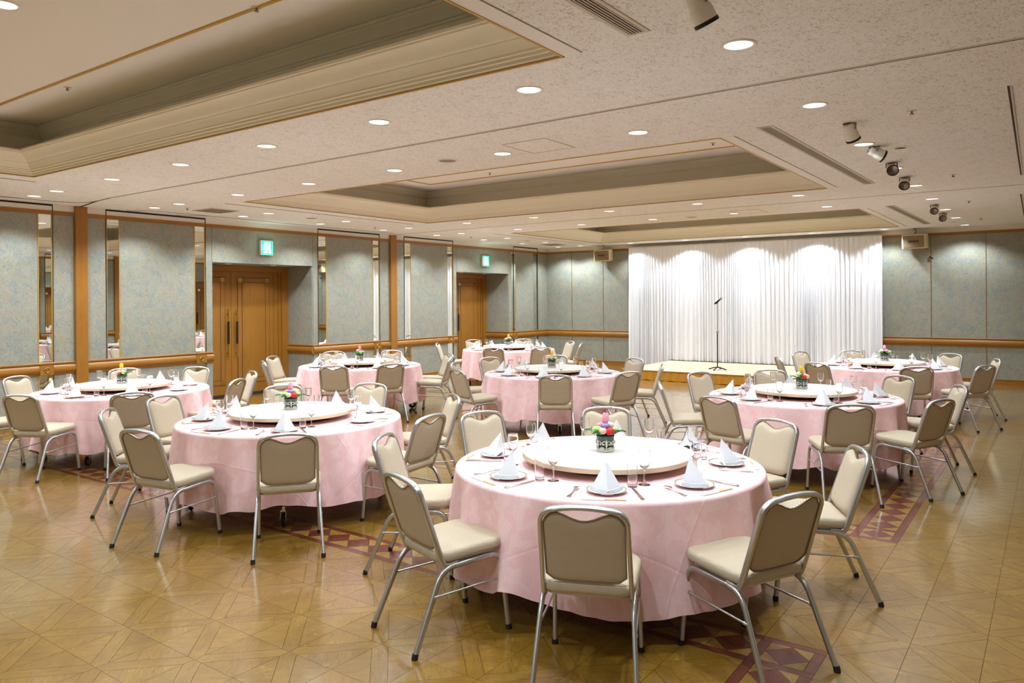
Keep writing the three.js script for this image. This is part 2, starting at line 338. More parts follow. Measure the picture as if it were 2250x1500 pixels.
// ================================================================ CEILING with three coffers
const COFFERS = [
  { x0: -8.88, x1: -2.21, z0: 0.12, z1: -3.58, lamp: -2.03 },
  { x0: -8.92, x1: -2.28, z0: -6.2, z1: -9.9, lamp: -8.05 },
  { x0: -8.98, x1: -2.42, z0: -12.5, z1: -16.2, lamp: -14.35 },
];
const UPPER = 3.61;
const ceiling = (() => {
  const T = CEIL + 0.08, g = [], [c1, c2, c3] = COFFERS, xa = XL - 1, xb = XR + 0.3;
  const slab = (x0, x1, z0, z1) => g.push(bx(x0, x1, CEIL, T, z1, z0));
  slab(xa, xb, ZN + 0.2, c1.z0); slab(xa, xb, c1.z1, c2.z0); slab(xa, xb, c2.z1, c3.z0); slab(xa, xb, c3.z1, ZB - 0.3);
  for (const c of COFFERS) { slab(xa, c.x0, c.z0, c.z1); slab(c.x1, xb, c.z0, c.z1); }
  const o = struct('ceiling', merge(g), M.ceil);
  // moulded frame: profile [inward, up] mitred round the four sides
  const prof = [[-0.02, 0.0], [0.0, 0.004], [0.02, 0.012], [0.022, 0.03], [0.038, 0.034], [0.04, 0.05], [0.056, 0.054], [0.058, 0.066], [0.062, 0.07], [0.085, 0.105], [0.1, 0.118], [0.104, 0.126], [0.112, 0.13], [0.124, 0.14], [0.15, 0.168], [0.18, 0.19], [0.208, 0.202], [0.212, 0.212], [0.222, 0.216], [0.224, 0.234], [0.2, 0.238], [-0.16, 0.12]];
  const ring = (c, pr, smooth = 0.35) => {
    const pos = [], uv = [], idx = []; const n = pr.length; let L = 0;
    const cor = [[c.x0, c.z1, 1, 1], [c.x1, c.z1, -1, 1], [c.x1, c.z0, -1, -1], [c.x0, c.z0, 1, -1]];
    const parts = [];
    for (let s = 0; s < 4; s++) {
      const A = cor[s], B = cor[(s + 1) % 4], base = []; const ps = [], us = [], ix = [];
      pr.forEach(([d, u], k) => { for (const Q of [A, B]) { ps.push(Q[0] + Q[2] * d, CEIL + u, Q[1] + Q[3] * d); us.push(s % 2 ? Q[1] : Q[0], k * 0.05); } });
      for (let k = 0; k < n - 1; k++) { const a = k * 2; ix.push(a, a + 2, a + 1, a + 1, a + 2, a + 3); }
      const q = new THREE.BufferGeometry(); q.setAttribute('position', new THREE.Float32BufferAttribute(ps, 3)); q.setAttribute('uv', new THREE.Float32BufferAttribute(us, 2)); q.setIndex(ix); q.computeVertexNormals();
      parts.push(crease(q, smooth));
    }
    return parts;
  };
  const frame4 = (x0, x1, z0, z1, y, w, h) => merge([bx(x0 - w / 2, x1 + w / 2, y - h, y, z1 - w / 2, z1 + w / 2), bx(x0 - w / 2, x1 + w / 2, y - h, y, z0 - w / 2, z0 + w / 2), bx(x0 - w / 2, x0 + w / 2, y - h, y, z1, z0), bx(x1 - w / 2, x1 + w / 2, y - h, y, z1, z0)]);
  COFFERS.forEach((c) => {
    const cof = new THREE.Group(); cof.name = 'coffer'; o.add(cof);
    mesh('gold_bead', frame4(c.x0, c.x1, c.z0, c.z1, CEIL + 0.002, 0.013, 0.009), M.goldTrim, cof);
    for (const g2 of ring(c, prof)) mesh('moulding', g2, M.cream, cof);
    const e = 0.15, b = { x0: c.x0 - e, x1: c.x1 + e, z0: c.z0 + e, z1: c.z1 - e };
    const wl = (x0, x1, z0, z1) => bx(x0, x1, CEIL + 0.08, UPPER + 0.05, z0, z1);
    mesh('coffer_wall', merge([wl(b.x0 - 0.05, b.x0, b.z1, b.z0), wl(b.x1, b.x1 + 0.05, b.z1, b.z0), wl(b.x0 - 0.05, b.x1 + 0.05, b.z1 - 0.05, b.z1), wl(b.x0 - 0.05, b.x1 + 0.05, b.z0, b.z0 + 0.05)]), M.cream, cof);
    mesh('coffer_ceiling', bx(b.x0 - 0.05, b.x1 + 0.05, UPPER, UPPER + 0.06, b.z1 - 0.05, b.z0 + 0.05), M.smooth, cof);
    for (const g2 of ring(b, [[0, 0.44], [0.012, 0.444], [0.014, 0.456], [0.03, 0.462], [0.05, 0.49], [0.085, 0.52], [0.088, 0.534], [0.1, 0.538], [0.102, 0.558]])) mesh('cornice', g2, M.cream, cof);
    mesh('gold_bead', frame4(c.x0 + 0.56, c.x1 - 0.56, c.z0 - 0.56, c.z1 + 0.56, UPPER, 0.024, 0.01), M.goldTrim, cof);
  });
  // partition tracks: dark groove between two aluminium lips
  const track = (pts, w = 0.018, lips = true) => {
    mesh('track_groove', sweep(pts, 0.004, w, V3(0, 1, 0)), M.dark, o);
    if (lips) for (const s of [pts[1].z < pts[0].z - 1 ? 1 : -1]) mesh('track_lip', sweep(pts.map((p, i) => { const a = pts[Math.max(0, i - 1)], b = pts[Math.min(pts.length - 1, i + 1)], t = b.clone().sub(a).normalize(); return p.clone().add(V3(-t.z, 0, t.x).multiplyScalar(s * (w / 2 + 0.008))).add(V3(0, -0.001, 0)); }), 0.005, 0.015, V3(0, 1, 0)), M.louver, o);
  };
  const y = CEIL - 0.001;
  track([V3(XR, y, -4.78), V3(-5.4, y, -4.84), V3(-9.9, y, -4.9)]);
  track([V3(XR, y, -11.06), V3(-5, y, -11.1), V3(-11.1, y, -11.26)]);
  track(rounded([V3(-9.9, y, -4.9), V3(-10.82, y, -4.98), V3(-10.84, y, 1.1)], 0.5, 8), 0.02, false);
  track([V3(-10.4, y, -4.95), V3(-11.14, y, -5.09)], 0.03, false);
  track(rounded([V3(-11.1, y, -5.72), V3(-10.83, y, -5.98), V3(-10.83, y, -11.0)], 0.3, 6), 0.016, false);
  track(rounded([V3(-11.1, y, -3.6), V3(-10.84, y, -3.9), V3(-10.84, y, -4.2)], 0.2, 6), 0.016, false);
  track(rounded([V3(-11.1, y, -6.5), V3(-10.83, y, -6.85), V3(-10.83, y, -7.2)], 0.2, 6), 0.016, false);
  for (const [z0, z1, x] of [[-5.81, -10.17, -0.26], [-12.09, -16.17, -0.38]]) track([V3(x + 0.03, y, z0), V3(x - 0.03, y, z1)], 0.014, true);
  // flush slits beside the coffers
  for (const [x, z0, z1] of [[-9.23, 0.2, -3.74], [-9.28, -6.15, -9.9], [-9.34, -12.4, -16.1]]) mesh('slit', bx(x - 0.014, x + 0.014, CEIL - 0.003, CEIL + 0.001, z1, z0), M.grille, o);
  for (const [x, c] of [[-2.09, COFFERS[0]], [-2.16, COFFERS[1]], [-2.3, COFFERS[2]]]) { mesh('slit', bx(x - 0.004, x + 0.004, CEIL - 0.003, CEIL + 0.001, c.z1, c.z0), M.grille, o); mesh('flat_band', bx(x - 0.006, c.x1 - 0.012, CEIL - 0.002, CEIL + 0.001, c.z1, c.z0), M.smooth, o); }
  return o;
})();

// ================================================================ SIDE WALLS (the right one mirrors the left)
const RAIL = [[0, 0.708], [0.02, 0.708], [0.024, 0.712], [0.024, 0.726], [0.028, 0.73], [0.042, 0.748], [0.049, 0.772], [0.049, 0.797], [0.042, 0.822], [0.028, 0.84], [0.016, 0.845], [0.016, 0.85], [0.03, 0.852], [0.032, 0.857], [0.032, 0.874], [0.028, 0.88], [0, 0.88]];
const PILLARS = [[-5.01, -5.17], [-11.19, -11.365]];
const RECESS = [[-0.95, -3.0], [-7.15, -9.195], [-13.35, -15.39]];
const MIRRORS = [[-0.65, -0.81], [-3.14, -3.32], [-4.55, -4.712, 1], [-5.46, -5.634], [-6.84, -7.008, 1], [-9.325, -9.512], [-10.725, -10.892, 1], [-11.634, -11.823], [-13.026, -13.198, 1], [-15.512, -15.695, 1], [-16.5, -16.692]];
const SLOTS = [[-3.1, -4.726], [-5.445, -7.02], [-9.32, -10.9], [-11.62, -13.21], [-15.6, -16.69]];
const exitFace = (() => {
  const cv = document.createElement('canvas'); cv.width = cv.height = 256; const g = cv.getContext('2d');
  g.fillStyle = '#12b098'; g.fillRect(0, 0, 256, 256);
  g.fillStyle = '#f4fffc'; g.beginPath(); g.moveTo(66, 26); g.lineTo(206, 26); g.lineTo(206, 100); g.lineTo(224, 232); g.lineTo(40, 232); g.lineTo(66, 180); g.closePath(); g.fill();
  g.fillStyle = '#12b098'; g.beginPath(); g.arc(150, 58, 17, 0, 7); g.fill();
  g.strokeStyle = '#12b098'; g.lineCap = 'round'; g.lineJoin = 'round'; g.lineWidth = 24;
  g.beginPath(); g.moveTo(140, 92); g.lineTo(118, 150); g.lineTo(152, 182); g.lineTo(140, 226); g.stroke();
  g.beginPath(); g.moveTo(116, 150); g.lineTo(96, 182); g.lineTo(62, 184); g.stroke();
  g.lineWidth = 15; g.beginPath(); g.moveTo(136, 92); g.lineTo(98, 98); g.lineTo(86, 128); g.stroke(); g.beginPath(); g.moveTo(142, 96); g.lineTo(166, 122); g.lineTo(194, 116); g.stroke();
  const t = new THREE.CanvasTexture(cv); t.colorSpace = THREE.SRGBColorSpace; return t;
})();
M.exit = std({ map: exitFace, emissive: 0xffffff, emissiveMap: exitFace, emissiveIntensity: 0.9, roughness: 0.4 });

function sideWall(name, left) {
  const X = (d) => (left ? XL + d : XR - d);
  const wb = (d0, d1, y0, y1, z0, z1, swap) => bx(Math.min(X(d0), X(d1)), Math.max(X(d0), X(d1)), y0, y1, Math.min(z0, z1), Math.max(z0, z1), swap);
  const core = []; let z = ZN + 0.2, zi = ZN + 0.2;
  for (const [a, b] of RECESS) { core.push(wb(-0.12, 0, -0.02, CEIL + 0.05, z, a), wb(-0.95, -0.12, -0.02, CEIL + 0.05, zi, a + 0.3), wb(-0.95, 0, 2.34, CEIL + 0.05, a + 0.3, b), wb(-0.95, -0.86, -0.02, 2.34, a + 0.3, b)); z = zi = b; }
  core.push(wb(-0.95, 0, -0.02, CEIL + 0.05, z, ZB - 0.25));
  const w = struct(name, merge(core), M.paper);
  // wallpaper panels between the mirrors, pillars and openings
  const cut = [...PILLARS, ...RECESS, ...MIRRORS].map(([a, b]) => [a + 0.012, b - 0.012]).sort((p, q) => q[0] - p[0]); let at = ZN;
  const ivs = []; for (const [a, b] of cut) { if (at - a > 0.02) ivs.push([at, a]); at = b; } ivs.push([at, ZB]);
  for (const [a, b] of ivs) { mesh('wallpaper_panel', wb(0, 0.011, 0.88, 2.905, a - 0.003, b + 0.003), M.paper, w); mesh('wallpaper_panel', wb(0, 0.011, 0.1, 0.708, a - 0.003, b + 0.003), M.paper, w); }
  for (const [a, b] of RECESS) mesh('wallpaper_panel', wb(0, 0.011, 2.342, 2.905, a + 0.009, b - 0.009), M.paper, w);
  // slim mirrors with brass edges, above and below the rail
  for (const [a, b] of MIRRORS) for (const [y0, y1] of [[0.88, 2.905], [0.1, 0.708]]) {
    mesh('mirror', wb(0.002, 0.006, y0, y1, a, b), M.mirror, w);
    for (const e of [a + 0.006, b - 0.006]) mesh('mirror_edge', wb(0, 0.014, y0, y1, e - 0.006, e + 0.006), M.goldTrim, w);
  }
  // timber: pillars, top trim, rail, baseboard, running between the openings
  for (const [a, b] of PILLARS) mesh('pillar', wb(0, 0.055, 0, CEIL, a, b), M.wood, w);
  const breaks = (list) => { const out = []; let s = ZN; for (const [a, b] of list.slice().sort((p, q) => q[0] - p[0])) { if (s - a > 0.01) out.push([s, a]); s = b; } out.push([s, ZB]); return out; };
  const prof = (pr, a, b) => { const g = extrudeProfile(pr, Math.abs(a - b)); if (!left) g.scale(-1, 1, 1); g.translate(X(0), 0, Math.min(a, b)); if (!left) { const ix = g.attributes.position.count; for (const at2 of Object.values(g.attributes)) { const s = at2.itemSize; for (let i = 0; i < ix; i += 3) for (let k = 0; k < s; k++) { const t = at2.array[(i + 1) * s + k]; at2.array[(i + 1) * s + k] = at2.array[(i + 2) * s + k]; at2.array[(i + 2) * s + k] = t; } } } return g; };
  for (const [a, b] of breaks(PILLARS)) { mesh('top_trim', wb(0, 0.022, 2.905, 2.96, a, b, true), M.wood, w); mesh('fascia', wb(0, 0.012, 2.96, CEIL - 0.001, a, b), M.fascia, w); }
  for (const [a, b] of breaks([...PILLARS, ...RECESS])) { mesh('rail', prof(RAIL, a, b), M.wood, w); mesh('baseboard', prof([[0, 0], [0.02, 0], [0.02, 0.088], [0.026, 0.092], [0.026, 0.1], [0.012, 0.105], [0, 0.105]], a, b), M.wood, w); }
  for (const [a, b] of SLOTS) mesh('panel_slot', wb(0.011, 0.0145, CEIL - 0.026, CEIL - 0.002, a, b), M.black, w);
  for (const [a, b] of SLOTS) for (const e of [a, b]) mesh('panel_joint', wb(0.01, 0.0235, 0.105, CEIL - 0.005, e - 0.0035, e + 0.0035), M.dark, w);
  // rail blocks with brass ring pulls
  for (const [a, b, pull] of MIRRORS) if (pull) {
    mesh('rail_block', wb(0, 0.053, 0.715, 0.846, a + 0.004, b - 0.004, true), M.wood, w);
    const t = new THREE.TorusGeometry(0.03, 0.007, 8, 20); t.rotateY(Math.PI / 2); const k = new THREE.SphereGeometry(0.014, 10, 8);
    const pl = mesh('ring_pull', merge([t, k]), M.brass, w); pl.position.set(X(0.058), 0.782, (a + b) / 2);
  }
  // alcoves with double doors
  RECESS.forEach(([a, b], i) => {
    const far = [];
    mesh('alcove_panel', wb(-0.78, -0.002, 0.88, 2.335, b, b + 0.008), M.paper, w); mesh('alcove_panel', wb(-0.78, -0.002, 0.1, 0.708, b, b + 0.008), M.paper, w);
    const rg = extrudeProfile(RAIL, 0.77); rg.rotateY(left ? -Math.PI / 2 : -Math.PI / 2); rg.translate(left ? X(0) + 0.03 : X(-0.78), 0, b);
    mesh('rail', rg, M.wood, w); mesh('baseboard', wb(-0.78, 0.0, 0, 0.105, b, b + 0.022, true), M.wood, w);
    if (i === 0 && left) return;
    const n = left ? i : i + 3, d = struct(`door_${n}`, null);
    const D = -0.78, s0 = a + 0.3, mid = b + 1.185;
    mesh('casing', merge([wb(D, D + 0.09, 0, 2.335, b, b + 0.15), wb(D, D + 0.05, 0, 2.3, b + 0.15, b + 0.2), wb(D, D + 0.025, 0, 2.28, b + 0.2, b + 0.285), wb(D, D + 0.09, 0, 2.335, s0 - 0.12, s0), wb(D, D + 0.09, 2.235, 2.335, b + 0.15, s0 - 0.12, true)]), M.wood, d);
    mesh('threshold', wb(D, D + 0.02, 0, 0.045, b + 0.285, s0 - 0.12), M.dark, d);
    for (const s of [-1, 1]) {
      const z0 = mid + s * 0.003, z1 = s < 0 ? b + 0.285 : s0 - 0.12, leafZ = (t) => lerp(z0, z1, t), sg = Math.sign(z1 - z0), Wd = Math.abs(z1 - z0);
      const leaf = mesh('door_leaf', wb(D - 0.03, D + 0.012, 0.045, 2.232, z0, z1), M.wood, d);
      const zo0 = z0 + sg * 0.13, zo1 = z1 - sg * 0.1, zi0 = z0 + sg * 0.215, zi1 = z1 - sg * 0.185;
      mesh('panel_border', merge([wb(D + 0.012, D + 0.019, 0.22, 2.12, zo0, zi0 - sg * 0.006), wb(D + 0.012, D + 0.019, 0.22, 2.12, zi1 + sg * 0.006, zo1), wb(D + 0.012, D + 0.019, 2.045, 2.12, zi0, zi1, true), wb(D + 0.012, D + 0.019, 0.22, 0.295, zi0, zi1, true)]), M.wood, leaf);
      mesh('centre_panel', wb(D + 0.012, D + 0.021, 0.301, 2.039, zi0 + sg * 0.006, zi1 - sg * 0.006), M.wood, leaf);
      const gr = (za, zb2, y0, y1) => wb(D + 0.0121, D + 0.0135, y0, y1, za, zb2);
      mesh('groove', merge([gr(zo0 - sg * 0.009, zo0, 0.211, 2.129), gr(zo1, zo1 + sg * 0.009, 0.211, 2.129), gr(zi0 - sg * 0.006, zi0 + sg * 0.006, 0.295, 2.045), gr(zi1 - sg * 0.006, zi1 + sg * 0.006, 0.295, 2.045), gr(zo0, zo1, 2.12, 2.129), gr(zo0, zo1, 0.211, 0.22), gr(zi0, zi1, 2.039, 2.046), gr(zi0, zi1, 0.294, 0.301)]), M.dark, leaf);
      for (const [za, zb2] of [[zo0, zi0], [zi1, zo1]]) for (const [y0, y1] of [[2.045, 2.12], [0.22, 0.295]]) mesh('brass_corner', wb(D + 0.019, D + 0.022, y0, y1, za, zb2), M.brass, leaf);
      const hz = z0 + sg * 0.085, P = (yy, dd = 0.06) => V3(X(D + dd), yy, hz);
      const h = mesh('door_pull', merge([rod(P(0.72), P(0.94), 0.012), rod(P(1.34), P(1.54), 0.012), rod(P(0.78, 0.012), P(0.78), 0.009), rod(P(1.47, 0.012), P(1.47), 0.009), rod(P(0.7), P(0.72), 0.015), rod(P(1.54), P(1.56), 0.015)]), M.brass, leaf);
      mesh('grip', rod(P(0.94), P(1.34), 0.019, 12), M.black, leaf);
    }
  });
  return w;
}
const wallLeft = sideWall('wall_left', true), wallRight = sideWall('wall_right', false);

// ================================================================ BACK AND NEAR WALLS
{
  const w = struct('wall_back', bx(XL - 1, XR + 0.4, -0.02, CEIL + 0.05, ZB - 0.3, ZB), M.paper);
  const seams = [XL, -10.364, -9.422, -8.48, -7.54, -6.6, -5.66, -4.72, -3.78, -2.93, -1.988, -1.053, -0.12, XR];
  for (let i = 0; i < seams.length - 1; i++) {
    const a = seams[i] + 0.004, b = seams[i + 1] - 0.004;
    mesh('wallpaper_panel', bx(a, b, 0.88, 2.905, ZB, ZB + 0.011), M.paper, w); mesh('wallpaper_panel', bx(a, b, 0.1, 0.708, ZB, ZB + 0.011), M.paper, w);
    if (i) mesh('seam_strip', bx(seams[i] - 0.012, seams[i] - 0.002, 0.1, 2.905, ZB, ZB + 0.014), M.wood, w);
  }
  const prof = (pr) => { const g = extrudeProfile(pr, XR - XL); g.rotateY(-Math.PI / 2); g.translate(XR, 0, ZB); return planarUV(g, true); };
  mesh('top_trim', bx(XL, XR, 2.905, 2.96, ZB, ZB + 0.022, true), M.wood, w); mesh('fascia', bx(XL, XR, 2.96, CEIL - 0.001, ZB, ZB + 0.012), M.fascia, w);
  mesh('rail', prof(RAIL), M.wood, w); mesh('baseboard', prof([[0, 0], [0.02, 0], [0.02, 0.088], [0.026, 0.092], [0.026, 0.1], [0.012, 0.105], [0, 0.105]]), M.wood, w);
  const n = struct('wall_near', bx(XL - 1, XR + 0.4, -0.02, CEIL + 0.05, ZN, ZN + 0.3), M.paper);
  mesh('rail', bx(XL, XR, 0.71, 0.88, ZN - 0.045, ZN, true), M.wood, n); mesh('top_trim', bx(XL, XR, 2.905, 2.96, ZN - 0.022, ZN, true), M.wood, n); mesh('baseboard', bx(XL, XR, 0, 0.105, ZN - 0.022, ZN, true), M.wood, n);
}

// ================================================================ CEILING FITTINGS
const COLS = [-10.46, -9.8, -8.39, -6.97, -5.56, -4.14, -2.74, -1.36];
const rowWord = ['first', 'second', 'third', 'fourth', 'fifth', 'sixth', 'seventh', 'eighth', 'ninth', 'tenth'];
{
  const ringGeo = lathe([[0.075, -0.0015], [0.077, -0.006], [0.086, -0.008], [0.094, -0.006], [0.096, 0.0005]], 32), lensGeo = new THREE.CircleGeometry(0.0755, 28); lensGeo.rotateX(Math.PI / 2); lensGeo.translate(0, -0.002, 0);
  function downlight(x, y, z, label, scale = 1, power = 1, group = 'recessed ceiling downlights') {
    const o = thing('ceiling_downlight', label, 'downlight', group, x, y, z);
    const r = mesh('trim_ring', ringGeo, M.plastic, o), l = mesh('lens', lensGeo, M.bulb, o); r.scale.set(scale, 1, scale); l.scale.set(scale, 1, scale);
    const s = new THREE.SpotLight(LAMP.color, LAMP.candela * power, 0, 1.14, 0.32, 2); s.name = 'downlight_beam'; s.position.set(0, -0.012, 0); s.target.position.set(0, -1, 0); s.castShadow = true; s.shadow.radius = 3.2 * scale;
    o.add(s, s.target); return o;
  }
  const zrow = (x, z) => z;
  const rows = [[-4.08, 1], [-5.65, 1], [-7.24, 0], [-8.8, 0], [-10.33, 1], [-11.88, 1], [-13.47, 0], [-15.0, 0], [-16.63, 1]];
  rows.forEach(([z, full], r) => COLS.forEach((x, k) => {
    if (!full && k > 1 && k < 7) return;
    const zz = r < 2 ? lerp(z - 0.14, z + 0.1, clamp((x + 10.46) / 9.1)) : z;
    downlight(x, CEIL, zz, `round ceiling downlight, ${rowWord[k]} from the left wall in the ${rowWord[r]} row from the front`);
  }));
  // out of the picture, behind and beside the camera, the same grid goes on
  for (const z of [-2.5, -0.9, 0.75]) for (const x of [-10.46, -9.8, -1.36]) downlight(x, CEIL, z, `round ceiling downlight beside the nearest coffer, ${x < -10 ? 'outer' : x < -9 ? 'inner' : 'right-hand'} column, ${z > 0 ? 'behind' : z > -2 ? 'level with' : 'just ahead of'} the camera`);
  for (const x of COLS.slice(2, 7)) downlight(x, CEIL, 0.75, `round ceiling downlight behind the camera, ${rowWord[COLS.indexOf(x)]} from the left wall`);
  COFFERS.forEach((c, i) => [-7.65, -5.45, -3.25].forEach((x, k) => downlight(x, UPPER, c.lamp, `round downlight up in the ${['nearest', 'middle', 'farthest'][i]} coffer, ${['left', 'centre', 'right'][k]} one`)));
  for (const [i, [a, b]] of RECESS.entries()) if (i) for (const [k, t] of [0.22, 0.67].entries()) downlight(XL - 0.24, 2.34, lerp(a, b, t), `small downlight in the alcove over the ${i === 1 ? 'nearer' : 'farther'} double doors, ${k ? 'right' : 'left'} one`, 0.6, 0.16, 'alcove downlights');
}
// adjustable spot heads along the right
{
  const head = lathe([[0.0, 0.0], [0.03, 0.002], [0.042, 0.012], [0.044, 0.03], [0.0445, 0.06], [0.05, 0.066], [0.053, 0.09], [0.054, 0.135]], 24);
  const rim = lathe([[0.054, 0.128], [0.0565, 0.13], [0.0565, 0.145], [0.05, 0.147], [0.047, 0.138]], 24), lensG = lathe([[0.0, 0.118], [0.03, 0.124], [0.048, 0.139]], 20);
  const vent = []; for (let k = 0; k < 10; k++) { const a = k / 10 * Math.PI * 2; for (const r of [0.016, 0.028]) { const g = new THREE.BoxGeometry(0.007, 0.003, 0.006); g.rotateY(-a); g.translate(Math.cos(a) * r, 0.0008 + (r > 0.02 ? 0.002 : 0), Math.sin(a) * r); vent.push(g); } }
  const ventG = merge(vent), plate = lathe([[0.05, -0.001], [0.052, -0.007], [0.088, -0.006], [0.092, 0.0005]], 28), well = lathe([[0.0, -0.0008], [0.05, -0.0012]], 24);
  const spot = (x, z, dir, label, headShown = true) => {
    const o = thing('spotlight', label, 'spotlight', 'adjustable ceiling spotlights', x, CEIL, z);
    mesh('trim_plate', plate, M.plastic, o); mesh('dark_well', well, M.dark, o);
    if (!headShown) return;
    const d = V3(...dir).normalize(), q = new THREE.Quaternion().setFromUnitVectors(V3(0, 1, 0), d), piv = V3(0, -0.055, 0), back = piv.clone().addScaledVector(d, -0.055);
    const put = (n, g, m, par) => { const e = mesh(n, g, m, par); e.quaternion.copy(q); e.position.copy(back); return e; };
    put('housing', head, M.plastic, o); put('black_rim', rim, M.black, o); put('lens', lensG, M.lensGlass, o); put('vent', ventG, M.dark, o);
    const side = V3(0, 1, 0).cross(d).lengthSq() < 0.02 ? V3(1, 0, 0) : V3(0, 1, 0).cross(d).normalize(), b = [];
    for (const s of [-1, 1]) b.push(rod(V3(side.x * s * 0.05, -0.002, side.z * s * 0.05), piv.clone().addScaledVector(side, s * 0.05), 0.006));
    mesh('bracket', merge(b), M.grille, o);
  };
  const cam = (x, z) => [-x * 0.9, -1.0, -z * 0.9];
  spot(-1.27, -3.2, [0.3, -1, -0.55], 'white ceiling spotlight cut by the top edge, nearest of the row');
  spot(-1.28, -6.29, [0.22, -0.9, -0.6], 'white spotlight pointing straight down, beyond the near partition track');
  spot(-1.3, -7.4, [0.85, -0.5, -0.55], 'white spotlight turned to the right, third in the row');
  spot(-1.32, -8.41, [0.45, -0.75, 1.5], 'white spotlight showing its dark lens, fourth in the row');
  spot(-1.36, -9.5, [0.1, -1.05, 1.2], 'white spotlight showing its dark lens, just before the far track');
  spot(-1.42, -12.64, [0.1, -1.05, 1.4], 'small far spotlight showing its lens, just beyond the far track');
  spot(-1.45, -13.97, [0.1, -0.9, 1.4], 'small far spotlight showing its lens, second beyond the far track');
  spot(-1.47, -15.81, [0, -1, 0], 'empty spotlight well in the ceiling, last before the back wall', false);
  spot(-1.12, -7.62, [0, -1, 0], 'blank round ceiling plate beside the third spotlight', false);
}
// slatted air diffusers
{
  const dif = (x, z0, z1, w, label) => {
    const o = thing('air_diffuser', label, 'diffuser', 'linear air diffusers', x, CEIL, (z0 + z1) / 2), L = Math.abs(z1 - z0);
    o.rotation.y = -0.018; 
    mesh('backing', bx(-w / 2, w / 2, -0.002, 0.001, -L / 2, L / 2), M.dark, o);
    mesh('frame', merge([bx(-w / 2 - 0.022, -w / 2, -0.006, 0.001, -L / 2 - 0.02, L / 2 + 0.02), bx(w / 2, w / 2 + 0.022, -0.006, 0.001, -L / 2 - 0.02, L / 2 + 0.02), bx(-w / 2, w / 2, -0.006, 0.001, -L / 2 - 0.02, -L / 2), bx(-w / 2, w / 2, -0.006, 0.001, L / 2, L / 2 + 0.02)]), M.louver, o);
    for (let k = 0; k < 5; k++) { const u = -w / 2 + (k + 0.5) / 5 * w; mesh('slat', bx(u - 0.0032, u + 0.0032, -0.0055, -0.002, -L / 2, L / 2), M.louver, o); }
  };
  dif(-1.74, 0.1, -3.48, 0.085, 'long slatted air diffuser right of the nearest coffer'); dif(-1.815, -6.02, -9.79, 0.085, 'long slatted air diffuser right of the middle coffer'); dif(-1.94, -12.4, -15.92, 0.085, 'long slatted air diffuser right of the farthest coffer');
  const ret = (x, z, label) => { const o = thing('air_grille', label, 'vent', 'square ceiling grilles', x, CEIL, z); mesh('frame', bx(-0.25, 0.25, -0.008, 0.001, -0.24, 0.24), M.louver, o); for (let k = 0; k < 14; k++) mesh('slat', bx(-0.22, 0.22, -0.011, -0.0075, -0.205 + k * 0.0305, -0.19 + k * 0.0305), M.grille, o); };
  ret(-10.1, -6.54, 'square ceiling grille near the nearer double doors'); ret(-10.08, -15.78, 'square ceiling grille near the far left corner');
  const spk = (x, z, label) => { const o = thing('ceiling_speaker', label, 'speaker', 'round ceiling speakers', x, CEIL, z); mesh('rim', lathe([[0.085, -0.004], [0.088, -0.01], [0.102, -0.009], [0.106, 0.001]], 32), M.plastic, o); mesh('grille', lathe([[0, -0.006], [0.087, -0.005]], 28), M.grille, o); };
  spk(-4.76, -5.57, 'round ceiling speaker before the middle coffer'); spk(-9.85, -8.11, 'round ceiling speaker left of the middle coffer'); spk(-4.89, -11.95, 'round ceiling speaker beyond the far track'); spk(-9.87, -14.34, 'round ceiling speaker left of the farthest coffer');
  const hatch = (x, z, label) => { const o = thing('access_hatch', label, 'hatch', 'ceiling access hatches', x, CEIL, z); mesh('hatch_panel', bx(-0.215, 0.215, -0.003, 0.001, -0.235, 0.235), M.ceil, o); mesh('hatch_frame', merge([bx(-0.226, -0.217, -0.005, 0.001, -0.246, 0.246), bx(0.217, 0.226, -0.005, 0.001, -0.246, 0.246), bx(-0.217, 0.217, -0.005, 0.001, -0.246, -0.237), bx(-0.217, 0.217, -0.005, 0.001, 0.237, 0.246)]), M.louver, o); };
  hatch(-3.68, -5.54, 'square access hatch in the ceiling before the middle coffer'); hatch(-3.88, -11.78, 'square access hatch in the ceiling beyond the far track');
  const spr = (x, y, z, label) => { const o = thing('sprinkler', label, 'sprinkler', 'ceiling sprinklers', x, y, z); mesh('flange', lathe([[0, -0.006], [0.03, -0.005], [0.036, 0.0005]], 18), M.louver, o); mesh('sprinkler_head', lathe([[0, -0.03], [0.013, -0.029], [0.014, -0.022], [0.006, -0.02], [0.006, -0.004]], 12), M.lensGlass, o); };
  spr(-0.83, CEIL, -6.15, 'small sprinkler at right before the spotlights'); spr(-0.9, CEIL, -9.66, 'small sprinkler at right by the far track'); spr(-0.97, CEIL, -12.48, 'small sprinkler at right beyond the far track'); spr(-1.02, CEIL, -15.39, 'small sprinkler nearest the back wall at right');
  spr(-10.15, CEIL, -6.11, 'small sprinkler beside the square grille at left'); spr(-10.19, CEIL, -9.85, 'small sprinkler over the second left table'); spr(-10.17, CEIL, -12.66, 'small sprinkler at left beyond the far track');
  spr(-7.1, UPPER, -3.14, 'sprinkler in the nearest coffer, left one'); spr(-4.2, UPPER, -3.02, 'sprinkler in the nearest coffer, right one'); spr(-3.4, UPPER, -9.0, 'sprinkler in the middle coffer, right one'); spr(-6.9, UPPER, -9.05, 'sprinkler in the middle coffer, left one');
}
